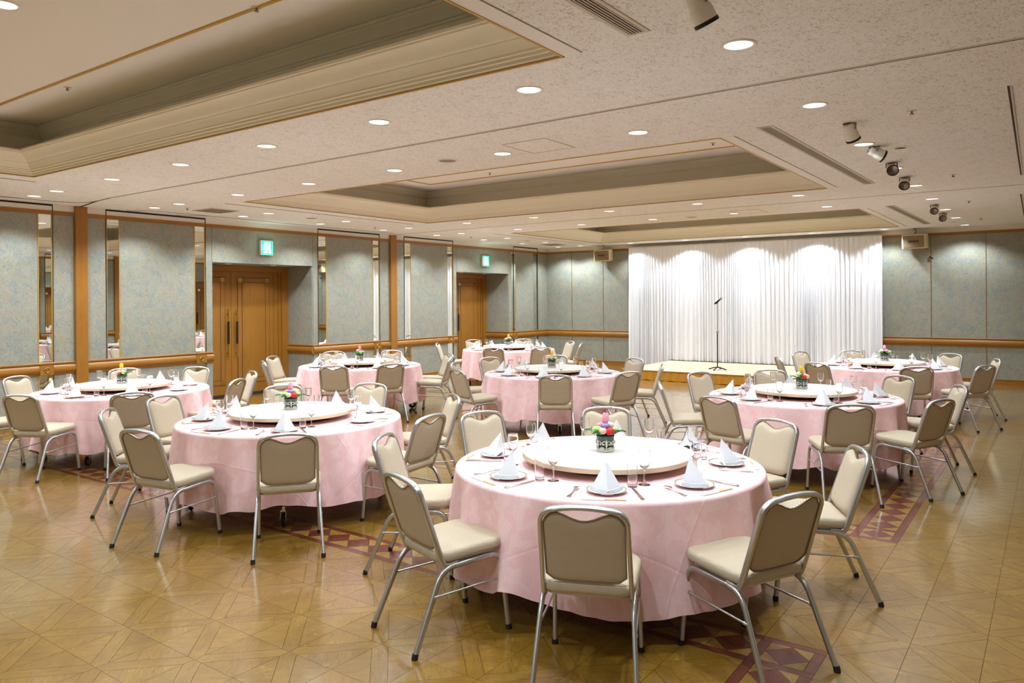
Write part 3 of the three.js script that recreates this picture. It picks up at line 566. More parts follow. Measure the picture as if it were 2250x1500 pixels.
// emergency exit signs over the alcoves, lit
for (const [z, w] of [[-8.17, 'nearer'], [-14.4, 'farther']]) {
  const o = thing('exit_sign', `lit green and white exit sign over the ${w} double doors`, 'exit sign', 'exit signs', XL + 0.011, 2.625, z);
  mesh('sign_housing', bx(0, 0.045, -0.125, 0.125, -0.125, 0.125), M.plastic, o);
  const f = new THREE.PlaneGeometry(0.235, 0.235); f.rotateY(Math.PI / 2); f.translate(0.0462, 0, 0); mesh('lit_sign_face', f, M.exit, o);
  const l = new THREE.PointLight(0xc8fff0, 0.25); l.name = 'sign_light'; l.position.set(0.09, 0, 0); l.castShadow = true; l.shadow.radius = 4; o.add(l);
}
// hanging speaker boxes at the back
{
  const font = await new FontLoader().loadAsync('fonts/droid/droid_sans_bold.typeface.json');
  const txt = new TextGeometry('RAMSA', { font, size: 0.042, depth: 0.003, curveSegments: 3 }); txt.computeBoundingBox(); txt.translate(-txt.boundingBox.max.x / 2, -0.02, 0);
  for (const [x, z, tilt, yaw, label] of [[-9.26, -16.84, 0.1, 0.12, 'beige speaker box hung left of the white curtain'], [-2.24, -16.84, 0.1, -0.08, 'beige speaker box hung right of the white curtain']]) {
    const o = thing('wall_speaker', label, 'speaker', 'hanging speakers', x, 2.795, z, yaw);
    const b = new THREE.Group(); b.name = 'cabinet'; b.rotation.x = tilt; o.add(b);
    const cab = rbx(0.43, 0.29, 0.24, 0.012); cab.translate(0, 0, -0.03); mesh('case', cab, M.spkBox, b);
    mesh('front_grille', rbx(0.375, 0.235, 0.012, 0.004).translate(0, 0, 0.092), M.spkGrille, b);
    mesh('lettering', txt, M.ink, b).position.set(0, 0, 0.098);
    mesh('hanger', merge([rod(V3(0, 0.14, -0.02), V3(0.02, 0.205, -0.02), 0.011), rod(V3(0.02, 0.2, -0.02), V3(-0.01, 0.256, -0.02), 0.009), cyl(0.04, 0.04, 0.012, 0, 0.249, -0.02, 16)]), M.grille, o);
  }
  const cam = thing('security_camera', 'tiny black camera on the back wall below the right speaker', 'camera', undefined, -1.985, 2.47, ZB + 0.014);
  mesh('camera_body', rod(V3(-0.03, 0.02, 0.02), V3(0.03, -0.02, 0.05), 0.014), M.black, cam); mesh('mount', rod(V3(0, 0, -0.002), V3(0, 0, 0.035), 0.008), M.black, cam);
}

// ================================================================ STAGE, CURTAIN, MICROPHONE
{
  const x0 = -7.5, x1 = -3.35, zf = -14.4, zk = -16.98, h = 0.2;
  const o = thing('stage', 'low platform with pale deck and pleated gold skirt before curtain', 'stage', undefined, 0, 0, 0);
  for (const [a, b] of [[x0, -6.12], [-6.12, -4.735], [-4.735, x1]]) for (const [c, d] of [[zf, -15.69], [-15.69, zk]]) mesh('deck_panel', bx(a + 0.002, b - 0.002, 0.02, h, d + 0.002, c - 0.002), M.stageTop, o);
  mesh('edge_trim', merge([bx(x0 - 0.012, x1 + 0.012, h - 0.035, h + 0.001, zf, zf + 0.012), bx(x0 - 0.012, x0, h - 0.035, h + 0.001, zk, zf), bx(x1, x1 + 0.012, h - 0.035, h + 0.001, zk, zf)]), M.wood, o);
  const skirt = (len, n) => surf(Math.round(len * 90), 6, (s, t) => { const u = s * len, k = u / 0.16, f = k - Math.floor(k), w = 0.012 + 0.02 * (1 - t) * Math.pow(Math.abs(Math.sin(k * Math.PI + 0.6 * Math.sin(u * 3.1))), 0.7) + 0.006 * Math.sin(u * 41 + 2 * Math.sin(u * 7)); return [u, lerp(0.006 + 0.004 * Math.sin(u * 23), h - 0.03, t), w]; });
  const f = skirt(x1 - x0); f.translate(x0, 0, zf); mesh('skirt', f, M.skirt, o);
  const s2 = skirt(zf - zk); s2.rotateY(-Math.PI / 2); s2.translate(x0, 0, zk); mesh('skirt', s2, M.skirt, o);
  // gathered white curtain in front of the wall
  const cx0 = -8.63, cx1 = -2.86, n = 900; let ph = 0; const off = []; 
  for (let i = 0; i <= n; i++) { const x = lerp(cx0, cx1, i / n); ph += 0.0064 * 2 * Math.PI / (0.085 + 0.03 * Math.sin(x * 3.3) + 0.02 * Math.sin(x * 7.9 + 1)); off.push([Math.sin(ph), Math.sin(ph * 0.37 + 1.3), Math.sin(ph * 2.1 + x)]); }
  const cg = surf(n, 14, (s, t) => { const [a, b, c] = off[Math.round(s * n)], x = lerp(cx0, cx1, s), y0 = x > x0 - 0.03 && x < x1 + 0.03 ? h + 0.012 : 0.02; const A = lerp(1, 0.35, t * t), sh = a > 0 ? Math.pow(a, 0.6) : -Math.pow(-a, 0.8); return [x + 0.006 * c * A, lerp(y0, 2.955, t), ZB + 0.135 + (0.026 * sh + 0.02 * b * (1 - t) + 0.007 * c) * A]; });
  single('curtain', cg, M.curtain, 'wide gathered white curtain hanging behind the stage', 'curtain');
  mesh('curtain_rail', bx(cx0, cx1, 2.955, 2.975, ZB + 0.1, ZB + 0.17), M.louver, scene.getObjectByName('curtain'));
  // microphone stand
  const m = thing('microphone_stand', 'slim black microphone stand on the stage before curtain', 'stand', undefined, -5.68, h, -15.2);
  const arm = (a) => { const d = V3(Math.cos(a), 0, Math.sin(a)); return sweep(rounded([V3(0, 0.055, 0), d.clone().multiplyScalar(0.06).setY(0.055), d.clone().multiplyScalar(0.19).setY(0.014)], 0.04, 3), 0.022, 0.026, V3(0, 1, 0)); };
  for (const a of [0.1, 1.6, 3.2, 4.7]) mesh('foot', arm(a), M.black, m);
  mesh('lower_pole', rod(V3(0, 0.045, 0), V3(0, 0.78, 0), 0.012, 12), M.black, m); mesh('clutch', lathe([[0.012, 0.76], [0.02, 0.765], [0.021, 0.81], [0.01, 0.82]], 14), M.chrome, m); mesh('upper_pole', rod(V3(0, 0.8, 0), V3(0, 1.385, 0), 0.0075, 10), M.lensGlass, m);
  mesh('clip', merge([rod(V3(0, 1.38, 0), V3(0, 1.415, 0), 0.014, 10), rod(V3(-0.035, 1.385, 0), V3(0.035, 1.44, 0), 0.019, 10)]), M.black, m);
  const mic = thing('microphone', 'handheld microphone with grey mesh head in the stand clip', 'microphone', undefined, -5.68, h, -15.2);
  const ax = V3(0.07, 0.055, 0).normalize(), p0 = V3(-0.03, 1.392, 0), at = (t) => p0.clone().addScaledVector(ax, t);
  mesh('microphone_body', merge([rod(at(-0.03), at(0.13), 0.0155, 12)]), M.black, mic); const hd = new THREE.SphereGeometry(0.026, 16, 12); const e = at(0.148); hd.translate(e.x, e.y, e.z); mesh('mesh_head', hd, M.aluRail, mic);
}

// ================================================================ CHAIR
const chairProto = (() => {
  const o = new THREE.Group(); o.name = 'banquet_chair';
  // side frames: front leg, seat rail and rear leg bent from one flat tube; split so that every leg is its own part
  for (const s of [-1, 1]) {
    const x = s * 0.2, path = rounded([V3(s * 0.21, 0.018, 0.212), V3(x, 0.405, 0.172), V3(x, 0.385, -0.175), V3(s * 0.222, 0.018, -0.335)], 0.075, 6);
    const n = path.length, mid = Math.floor(n / 2);
    const front = path.slice(0, 8), rear = path.slice(n - 8);
    mesh('leg', sweep(front, 0.02, 0.026, V3(1, 0, 0)), M.alu, o); mesh('leg', sweep(rear, 0.02, 0.026, V3(1, 0, 0)), M.alu, o);
    mesh('seat_rail', sweep(path.slice(7, n - 7), 0.02, 0.026, V3(1, 0, 0)), M.alu, o);
    const ft = (p, q) => rod(V3(p.x, 0, p.z), V3(q.x, 0.026, q.z), 0.0155, 10);
    mesh('rubber_foot', ft(V3(s * 0.211, 0, 0.214), V3(s * 0.21, 0, 0.212)), M.rubber, o); mesh('rubber_foot', ft(V3(s * 0.2225, 0, -0.342), V3(s * 0.222, 0, -0.336)), M.rubber, o);
    const a = V3(s * 0.2045, 0.275, 0.1855), b = V3(s * 0.212, 0.262, -0.228);
    mesh('stretcher', merge([rod(a, b, 0.0055, 8), rod(a, a.clone().lerp(b, 0.06), 0.009, 8), rod(b, b.clone().lerp(a, 0.06), 0.009, 8)]), M.alu, o);
  }
  // back hoop
  const zAt = (y) => -0.172 - (y - 0.42) * 0.335, hoop = [];
  const lean = (x, y) => V3(x, y, zAt(y));
  hoop.push(V3(-0.193, 0.4, -0.085), V3(-0.193, 0.398, -0.135));
  for (const q of rounded([lean(-0.193, 0.44), lean(-0.187, 0.8), lean(-0.06, 0.822), lean(0.06, 0.822), lean(0.187, 0.8), lean(0.193, 0.44)], 0.085, 7)) hoop.push(q);
  hoop.push(V3(0.193, 0.398, -0.135), V3(0.193, 0.4, -0.085));
  { // smooth the J bends
    const h2 = rounded([hoop[0], V3(-0.193, 0.392, -0.158), hoop[2]], 0.06, 4).concat(hoop.slice(3, -3), rounded([hoop[hoop.length - 3], V3(0.193, 0.392, -0.158), hoop[hoop.length - 1]], 0.06, 4));
    const nrm = V3(0, 0.32, 0.948).normalize();   // hoop plane normal
    const pos = h2; mesh('back_frame', sweep(pos, 0.03, 0.019, nrm), M.alu, o);
  }
  // upholstered back, scooped at the top to leave a hand grip
  const half = () => 0.1775, bot = (s) => 0.466 + 0.035 * Math.pow(Math.abs(s), 7);
  const inner = (x) => { const a = Math.abs(x); for (let k = 0; k < hoop.length - 1; k++) { const p = hoop[k], q = hoop[k + 1]; if (p.y > 0.7 && q.y > 0.7 && p.x <= -a && q.x >= -a && q.x > p.x + 1e-6) return lerp(p.y, q.y, (-a - p.x) / (q.x - p.x)); } return 0.722; };
  const top = (s) => { const x = s * 0.1775, a = Math.abs(x), c = a < 0.125 ? Math.pow(Math.cos(a / 0.125 * Math.PI / 2), 1.6) : 0; return inner(Math.min(a + 0.008, 0.186)) - 0.013 - 0.05 * c; };
  const panel = (bulge, sign) => surf(22, 18, (u, v) => {
    const s = Math.sin((u - 0.5) * Math.PI) * 0.5 * sign + (u - 0.5) * sign, y = lerp(bot(s), top(s), v), x = s * half(y), ed = (1 - Math.pow(Math.abs(s), 5)) * (1 - Math.pow(Math.abs(v * 2 - 1), 7));
    const d = bulge * Math.pow(Math.max(ed, 0), 0.45);
    return [x, y + d * 0.32 * sign, zAt(y) + d * 0.95 * sign];
  }, (u, v, p) => [p[0], p[1]]);
  mesh('back_cushion', panel(0.03, 1), M.fabric, o); mesh('back_panel', panel(0.01, -1), M.fabric, o);
  const edge = []; for (let k = 0; k < 44; k++) { const t = k / 44 * 4; let s, y; if (t < 1) { s = -1 + 2 * t; y = bot(s); } else if (t < 2) { s = 1; y = lerp(bot(1), top(1), t - 1); } else if (t < 3) { s = 1 - 2 * (t - 2); y = top(s); } else { s = -1; y = lerp(top(-1), bot(-1), t - 3); } edge.push(V3(s * half(y) * 0.985, y, zAt(y) - 0.006)); }
  mesh('piping', sweep(edge, 0.006, 0.006, V3(0, 0.32, 0.948), 0.3, true), M.piping, o);
  // seat
  const sh = new THREE.Shape(); const w = 0.185, f = 0.186, b = -0.172, r = 0.07, r2 = 0.05;
  sh.moveTo(-w + r2, b); sh.lineTo(w - r2, b); sh.quadraticCurveTo(w, b, w + 0.004, b + r2); sh.lineTo(w + 0.012, f - r); sh.quadraticCurveTo(w + 0.01, f, w - r, f + 0.008); sh.lineTo(-w + r, f + 0.008); sh.quadraticCurveTo(-w - 0.01, f, -w - 0.012, f - r); sh.lineTo(-w - 0.004, b + r2); sh.quadraticCurveTo(-w, b, -w + r2, b);
  const seat = new THREE.ExtrudeGeometry(sh, { depth: 0.012, bevelEnabled: true, bevelThickness: 0.022, bevelSize: 0.022, bevelSegments: 4, curveSegments: 6 });
  seat.rotateX(Math.PI / 2); seat.scale(1, 1, 1); seat.translate(0, 0.452, 0);
  { // dome the cushion a little and slope it to the rear
    const g = seat, p = g.attributes.position; for (let i = 0; i < p.count; i++) { const z = p.getZ(i), y = p.getY(i); p.setY(i, y + (z * 0.05)); } g.computeVertexNormals();
  }
  const seatC = planarUV(crease(mergeVertices(new THREE.BufferGeometry().copy(seat).deleteAttribute('normal').deleteAttribute('uv')), 0.8)); mesh('seat', seatC, M.fabric, o);
  const pan = new THREE.ExtrudeGeometry(sh, { depth: 0.016, bevelEnabled: false, curveSegments: 5 }); pan.scale(0.98, 0.98, 1); pan.rotateX(Math.PI / 2); pan.translate(0, 0.421, 0);
  { const p = pan.attributes.position; for (let i = 0; i < p.count; i++) p.setY(i, p.getY(i) + p.getZ(i) * 0.05); pan.computeVertexNormals(); }
  mesh('seat_pan', pan, M.alu, o);
  return o;
})();

// ================================================================ TABLE, CLOTH, TABLEWARE prototypes
const TOP = 0.70, RT = 0.925;
const tableProto = (() => {
  const o = new THREE.Group(); o.name = 'round_table';
  mesh('table_top', lathe([[0, 0.66], [0.895, 0.66], [0.9, 0.665], [0.9, 0.692], [0.895, 0.696], [0, 0.696]], 64), M.wood, o);
  const L = [[0.5, 0.62], [-0.5, 0.62], [-0.5, -0.62], [0.5, -0.62]];
  for (const s of [-1, 1]) { mesh('base_bar', bx(-0.5, 0.5, 0.15, 0.19, s * 0.62 - 0.02, s * 0.62 + 0.02), M.black, o); mesh('curved_arm', sweep(rounded([V3(-0.42, 0.18, s * 0.62), V3(-0.2, 0.2, s * 0.4), V3(-0.1, 0.45, s * 0.22), V3(-0.1, 0.66, s * 0.2)], 0.2, 5), 0.03, 0.03, V3(1, 0, 0)), M.black, o); mesh('curved_arm', sweep(rounded([V3(0.42, 0.18, s * 0.62), V3(0.2, 0.2, s * 0.4), V3(0.1, 0.45, s * 0.22), V3(0.1, 0.66, s * 0.2)], 0.2, 5), 0.03, 0.03, V3(1, 0, 0)), M.black, o); }
  for (const [x, z] of L) {
    const c = new THREE.Group(); c.name = 'caster'; c.position.set(x, 0, z); c.rotation.y = x * 3 + z; o.add(c);
    const wh = new THREE.TorusGeometry(0.037, 0.0145, 10, 24); mesh('wheel', wh, M.rubber, c).position.set(0, 0.0515, 0);
    const hb = new THREE.CylinderGeometry(0.03, 0.03, 0.02, 16); hb.rotateX(Math.PI / 2); mesh('hub', hb, M.grille, c).position.set(0, 0.0515, 0);
    mesh('fork', merge([bx(-0.014, 0.022, 0.045, 0.125, 0.017, 0.021), bx(-0.014, 0.022, 0.045, 0.125, -0.021, -0.017), bx(-0.018, 0.026, 0.118, 0.128, -0.021, 0.021), cyl(0.014, 0.014, 0.03, 0, 0.14, 0, 12)]), M.chrome, c);
  }
  return o;
})();
function clothGeo(s0) {
  seed = s0; const K = []; for (const [n, a] of [[6, 0.35], [10, 0.55], [14, 0.8], [17, 0.7], [23, 0.3]]) K.push([n, a * rr(0.6, 1.2), rr(0, 6.28)]);
  const hemW = [[3, 0.012, rr(0, 6)], [5, 0.014, rr(0, 6)], [8, 0.01, rr(0, 6)]];
  const fold = (th) => { let f = 0; for (const [n, a, p] of K) { const s = Math.sin(n * th + p); f += a * (s > 0 ? Math.pow(s, 1.4) : s * 0.7); } return f; };
  const n = 288, prof = []; for (const r of [0.0001, 0.3, 0.6, 0.8, 0.88, 0.905]) prof.push([r, 0, 0]);
  for (let k = 1; k <= 4; k++) { const a = k / 4 * Math.PI / 2; prof.push([0.905 + 0.02 * Math.sin(a), 0.02 * (1 - Math.cos(a)), 0]); }
  const rows = 18; for (let k = 1; k <= rows; k++) prof.push([RT, 0.02 + k / rows * 0.52, k / rows]);
  const g = surf(n, prof.length - 1, (s, t) => {
    const th = -s * Math.PI * 2, [r, dn, w] = prof[Math.round(t * (prof.length - 1))], f = fold(th);
    let rad = r + w * 0.035 + Math.pow(w, 0.8) * 0.062 * f * (1 - 0.2 * w) + (w > 0 ? 0.004 * Math.sin(th * 45 + w * 5) * w : 0);
    let hem = 0; for (const [a, b, c] of hemW) hem += b * Math.sin(a * th + c);
    const drop = dn * (1 + w * w * (hem - 0.028 * f) / 0.54);
    return [rad * Math.cos(th), TOP - drop, rad * Math.sin(th)];
  }, (s, t) => { const th = -s * Math.PI * 2, [r, dn] = prof[Math.round(t * (prof.length - 1))], l = Math.min(r, 0.925) + dn; return [l * Math.cos(th) + 1.5, l * Math.sin(th) + 1.5]; });
  const p = g.attributes.normal, m = prof.length; // weld the normals of the seam
  for (let j = 0; j < m; j++) { const a = j * (n + 1), b = a + n; const v = V3(p.getX(a) + p.getX(b), p.getY(a) + p.getY(b), p.getZ(a) + p.getZ(b)).normalize(); p.setXYZ(a, v.x, v.y, v.z); p.setXYZ(b, v.x, v.y, v.z); }
  for (let i = 0; i <= n; i++) p.setXYZ(i, 0, 1, 0);
  return g;
}
const clothGeos = [11, 222, 3333].map(clothGeo);
seed = 777;
const trayProto = (() => {
  const o = new THREE.Group(); o.name = 'turntable_tray'; const R = 0.515;
  mesh('tray_top', lathe([[0, 0.071], [R - 0.006, 0.071], [R - 0.002, 0.07]], 72), M.tray, o);
  mesh('tray_rim', lathe([[R - 0.003, 0.0705], [R, 0.068], [R, 0.046], [R - 0.003, 0.043], [0.3, 0.043]], 72), M.trayEdge, o);
  mesh('swivel_base', lathe([[0.34, 0.043], [0.34, 0.012], [0.36, 0.001], [0, 0.001]], 48), M.turntable, o);
  return o;
})();
const plateProto = (() => {
  const o = new THREE.Group(); o.name = 'plate';
  mesh('plate_body', lathe([[0, 0.0075], [0.062, 0.008], [0.07, 0.0105], [0.1, 0.0165], [0.107, 0.0185], [0.1075, 0.017], [0.1, 0.0135], [0.07, 0.0055], [0.06, 0.001], [0, 0.001]], 40), M.china, o);
  mesh('rim_band', lathe([[0.0975, 0.0168], [0.1035, 0.0186]], 40), M.chinaBand, o);
  return o;
})();
const napkinGeo = (() => {   // folded napkin: upright ridge on the table side, slope to the diner; local -z is the diner
  const A = [0, 0.152, 0.03], F = [0, 0.006, -0.092], L = [-0.084, 0.004, 0.012], R = [0.084, 0.004, 0.012], B = [0, 0.03, 0.045];
  const tri = (a, b, c, bow, n = 8) => { const g = []; const P = (i, j) => { const u = i / n, v = j / n, w = 1 - u - v; const k = 27 * u * v * w * bow; const e = V3(b[0] - a[0], b[1] - a[1], b[2] - a[2]).cross(V3(c[0] - a[0], c[1] - a[1], c[2] - a[2])).normalize(); return [a[0] * w + b[0] * u + c[0] * v + e.x * k, a[1] * w + b[1] * u + c[1] * v + e.y * k, a[2] * w + b[2] * u + c[2] * v + e.z * k]; };
    for (let i = 0; i < n; i++) for (let j = 0; j < n - i; j++) { g.push(...P(i, j), ...P(i + 1, j), ...P(i, j + 1)); if (i + j < n - 1) g.push(...P(i + 1, j), ...P(i + 1, j + 1), ...P(i, j + 1)); }
    const q = new THREE.BufferGeometry(); q.setAttribute('position', new THREE.Float32BufferAttribute(g, 3)); q.setAttribute('uv', new THREE.Float32BufferAttribute(new Float32Array(g.length / 3 * 2), 2)); return q; };
  const faces = [tri(A, F, L, 0.004), tri(A, R, F, 0.004), tri(A, L, B, -0.006), tri(A, B, R, -0.006), tri(L, F, R, 0)];
  // the turned-up hem along the lower edges
  const hem = (a, b) => { const p = []; for (let k = 0; k <= 6; k++) { const t = k / 6; p.push(V3(lerp(a[0], b[0], t), 0.004 + 0.011 + 0.002 * Math.sin(t * 9), lerp(a[2], b[2], t)).multiply(V3(1.02, 1, 1.02))); } return sweep(p, 0.005, 0.02, V3(0, 0, 1), 0.3); };
  for (const g of faces) g.computeVertexNormals();
  const tail = sweep([V3(-0.03, 0.006, -0.085), V3(0, 0.007, -0.095), V3(0.03, 0.006, -0.085)], 0.006, 0.01, V3(0, 1, 0), 0.3);
  return crease(merge([...faces, hem(L, F), hem(F, R), tail]), 0.5);
})();
const outline = (pts, depth, y) => { const s = new THREE.Shape(pts.map(([x, z]) => new THREE.Vector2(x, z))); const g = new THREE.ExtrudeGeometry(s, { depth, bevelEnabled: true, bevelSize: 0.0006, bevelThickness: 0.0006, bevelSegments: 1, curveSegments: 3 }); g.rotateX(-Math.PI / 2); g.translate(0, y, 0); return g; };
// tips point to +z after the turn (table centre); drawn along shape +y = -z, so flip
const forkGeo = (() => {
  const p = []; const h = [[0.0095, -0.095], [0.0105, -0.085], [0.0075, -0.06], [0.0035, -0.03], [0.003, 0.02], [0.006, 0.04], [0.011, 0.052], [0.012, 0.07]];
  for (const [x, z] of h) p.push([x, z]); const tines = [[0.012, 0.095], [0.0085, 0.095], [0.0078, 0.07], [0.0048, 0.07], [0.0042, 0.096], [0.0008, 0.096], [0.0006, 0.07]];
  for (const q of tines) p.push(q); for (const q of tines.slice().reverse()) p.push([-q[0], q[1]]); for (const [x, z] of h.slice().reverse()) p.push([-x, z]);
  const g = outline(p, 0.0012, 0.0022); g.rotateY(Math.PI); const a = g.attributes.position; for (let i = 0; i < a.count; i++) { const z = a.getZ(i); a.setY(i, a.getY(i) + 0.012 * sstep(-0.02, 0.05, z) * (1 - sstep(0.05, 0.1, z) * 0.5)); } g.computeVertexNormals(); return g;
})();
const knifeGeo = (() => {
  const g = outline([[0.006, -0.11], [0.0095, -0.105], [0.0085, -0.06], [0.0075, -0.015], [0.006, -0.01], [0.0085, 0.0], [0.0105, 0.03], [0.0095, 0.08], [0.004, 0.112], [-0.003, 0.118], [-0.005, 0.06], [-0.0055, 0.0], [-0.005, -0.012], [-0.0075, -0.015], [-0.0085, -0.06], [-0.0095, -0.105], [-0.006, -0.11]], 0.0022, 0.0018); g.rotateY(Math.PI);
  const h = rbx(0.016, 0.007, 0.085, 0.003, 1); h.translate(0, 0.0045, -0.06); return merge([g, h.toNonIndexed()]);
})();
const chopProto = (() => {
  const o = new THREE.Group(); o.name = 'chopstick_set';
  const sl = rbx(0.118, 0.005, 0.03, 0.0015, 1); sl.translate(-0.05, 0.0032, 0); mesh('paper_sleeve', sl, M.paperWhite, o);
  for (const s of [-1, 1]) { const st = rbx(0.125, 0.005, 0.006, 0.001, 1); st.translate(0.052, 0.0032, s * 0.0045); mesh('chopstick', st, M.stick, o); }
  return o;
})();
const gobletGeo = lathe([[0, 0.0008], [0.03, 0.0006], [0.0318, 0.0016], [0.031, 0.0028], [0.02, 0.0045], [0.0075, 0.008], [0.0046, 0.02], [0.0042, 0.07], [0.006, 0.083], [0.0125, 0.09], [0.0225, 0.1], [0.03, 0.118], [0.033, 0.14], [0.032, 0.165], [0.03, 0.187], [0.0288, 0.1874], [0.0306, 0.165], [0.0315, 0.14], [0.0285, 0.119], [0.0205, 0.1025], [0.01, 0.0945], [0, 0.093]], 28);
const tumblerGeo = lathe([[0, 0.0008], [0.0235, 0.0008], [0.0255, 0.003], [0.0262, 0.012], [0.0272, 0.06], [0.0284, 0.1136], [0.0276, 0.1144], [0.0268, 0.113], [0.0258, 0.06], [0.0246, 0.016], [0.02, 0.0125], [0, 0.012]], 28);

// flowers
const blossom = (seedV, sq = 0.8, turns = 5) => { const g = new THREE.IcosahedronGeometry(1, 4), p = g.attributes.position; for (let i = 0; i < p.count; i++) { const v = V3(p.getX(i), p.getY(i), p.getZ(i)), a = Math.atan2(v.z, v.x), pol = Math.acos(clamp(v.y, -1, 1)); const r = 0.86 + 0.17 * Math.abs(Math.sin(a * turns / 2 + pol * 5 + seedV)) * sstep(0.1, 0.7, pol) + 0.08 * Math.sin(pol * 13 + a * 2); v.multiplyScalar(r); p.setXYZ(i, v.x, v.y * sq, v.z); } const q = mergeVertices(g.deleteAttribute('normal').deleteAttribute('uv')); q.computeVertexNormals(); return q; };
const roseGeo = blossom(0.3), mumGeo = blossom(1.7, 0.75, 22), carnGeo = blossom(2.6, 0.7, 12);
const tulipGeo = (() => { const g = lathe([[0, -1], [0.45, -0.85], [0.68, -0.3], [0.66, 0.3], [0.5, 0.85], [0.3, 1.05], [0.1, 0.9]], 24), p = g.attributes.position; for (let i = 0; i < p.count; i++) { const a = Math.atan2(p.getZ(i), p.getX(i)), y = p.getY(i), k = 1 + 0.09 * Math.cos(a * 3) * sstep(-0.8, 0.8, y); p.setX(i, p.getX(i) * k); p.setZ(i, p.getZ(i) * k); p.setY(i, y + 0.16 * Math.cos(a * 3) * sstep(0.2, 1, y)); } g.computeVertexNormals(); return g; })();
const leafGeo = surf(4, 8, (s, t) => { const w = 0.3 * Math.sin(Math.PI * Math.pow(t, 0.8)) + 0.01; return [(s * 2 - 1) * w, 0.35 * Math.sin(t * 2.2) + 0.1 * Math.pow(s * 2 - 1, 2), t]; });
const petal = (c) => std({ color: c, roughness: 0.75 });
const F = { pink: petal(0xf2a2b8), hot: petal(0xe4506a), red: petal(0xd2302e), peach: petal(0xf6c3ae), cream: petal(0xf6e2cc), green: petal(0xaede7c), yellow: petal(0xf2cc2e), purple: petal(0xa48ccc), leaf: petal(0x2f6a34), dark: petal(0x24361f) };
const scroll = (dir) => { const p = []; for (let k = 0; k <= 22; k++) { const t = k / 22, a = t * 5.4, r = 0.016 * (1 - 0.72 * t); p.push(V3(dir * (0.016 - r * Math.cos(a)), r * Math.sin(a), 0)); } return p; };
function vaseBody(o) {
  mesh('glass_cup', lathe([[0, 0.008], [0.044, 0.008], [0.05, 0.05], [0.056, 0.095], [0.053, 0.095], [0.046, 0.05], [0.04, 0.014], [0, 0.014]], 24), M.vaseGlass, o);
  const parts = [];
  for (let k = 0; k < 6; k++) {
    const a = k / 6 * Math.PI * 2, place = (g, y, da = 0) => { g.translate(0, y, 0.0525); g.rotateY(a + da); parts.push(g); };
    for (const d of [-1, 1]) place(sweep(scroll(d), 0.005, 0.006, V3(0, 0, 1)), 0.052);
    const st = new THREE.Shape(); st.moveTo(0, 0); st.quadraticCurveTo(0.012, 0.03, 0, 0.062); st.quadraticCurveTo(-0.012, 0.03, 0, 0); place(new THREE.ExtrudeGeometry(st, { depth: 0.004, bevelEnabled: false, curveSegments: 5 }), 0.018);
    const lf = new THREE.SphereGeometry(0.011, 8, 6); lf.scale(1.6, 0.9, 0.4); place(lf, 0.022, Math.PI / 6);
  }
  parts.push(lathe([[0.052, 0.001], [0.056, 0.004], [0.055, 0.02], [0.05, 0.022]], 24), lathe([[0.046, 0.001], [0.0, 0.001]], 24));
  mesh('filigree_holder', merge(parts), M.pewter, o);
}
function centrepiece(x, z, turn, set, label) {
  const o = thing('flower_arrangement', label, 'flowers', 'table centrepieces', x, TOP + 0.0712, z, turn); vaseBody(o);
  for (const [kind, col, px, py, pz, s] of set) {
    const g = { rose: roseGeo, mum: mumGeo, carn: carnGeo, tulip: tulipGeo, leaf: leafGeo }[kind], m = mesh({ rose: 'rose', mum: 'chrysanthemum', carn: 'carnation', tulip: 'tulip', leaf: 'leaf' }[kind], g, F[col], o);
    m.position.set(px, py, pz); m.scale.setScalar(s);
    if (kind === 'leaf') { m.position.set(px * 0.4, 0.09, pz * 0.4); m.rotation.y = Math.atan2(px, pz); } else m.rotation.set(pz * 6, px * 30, -px * 6);
  }
  mesh('moss', (() => { const g = blossom(4, 0.45, 9); g.scale(0.05, 0.05, 0.05); g.translate(0, 0.095, 0); return g; })(), F.dark, o);
}

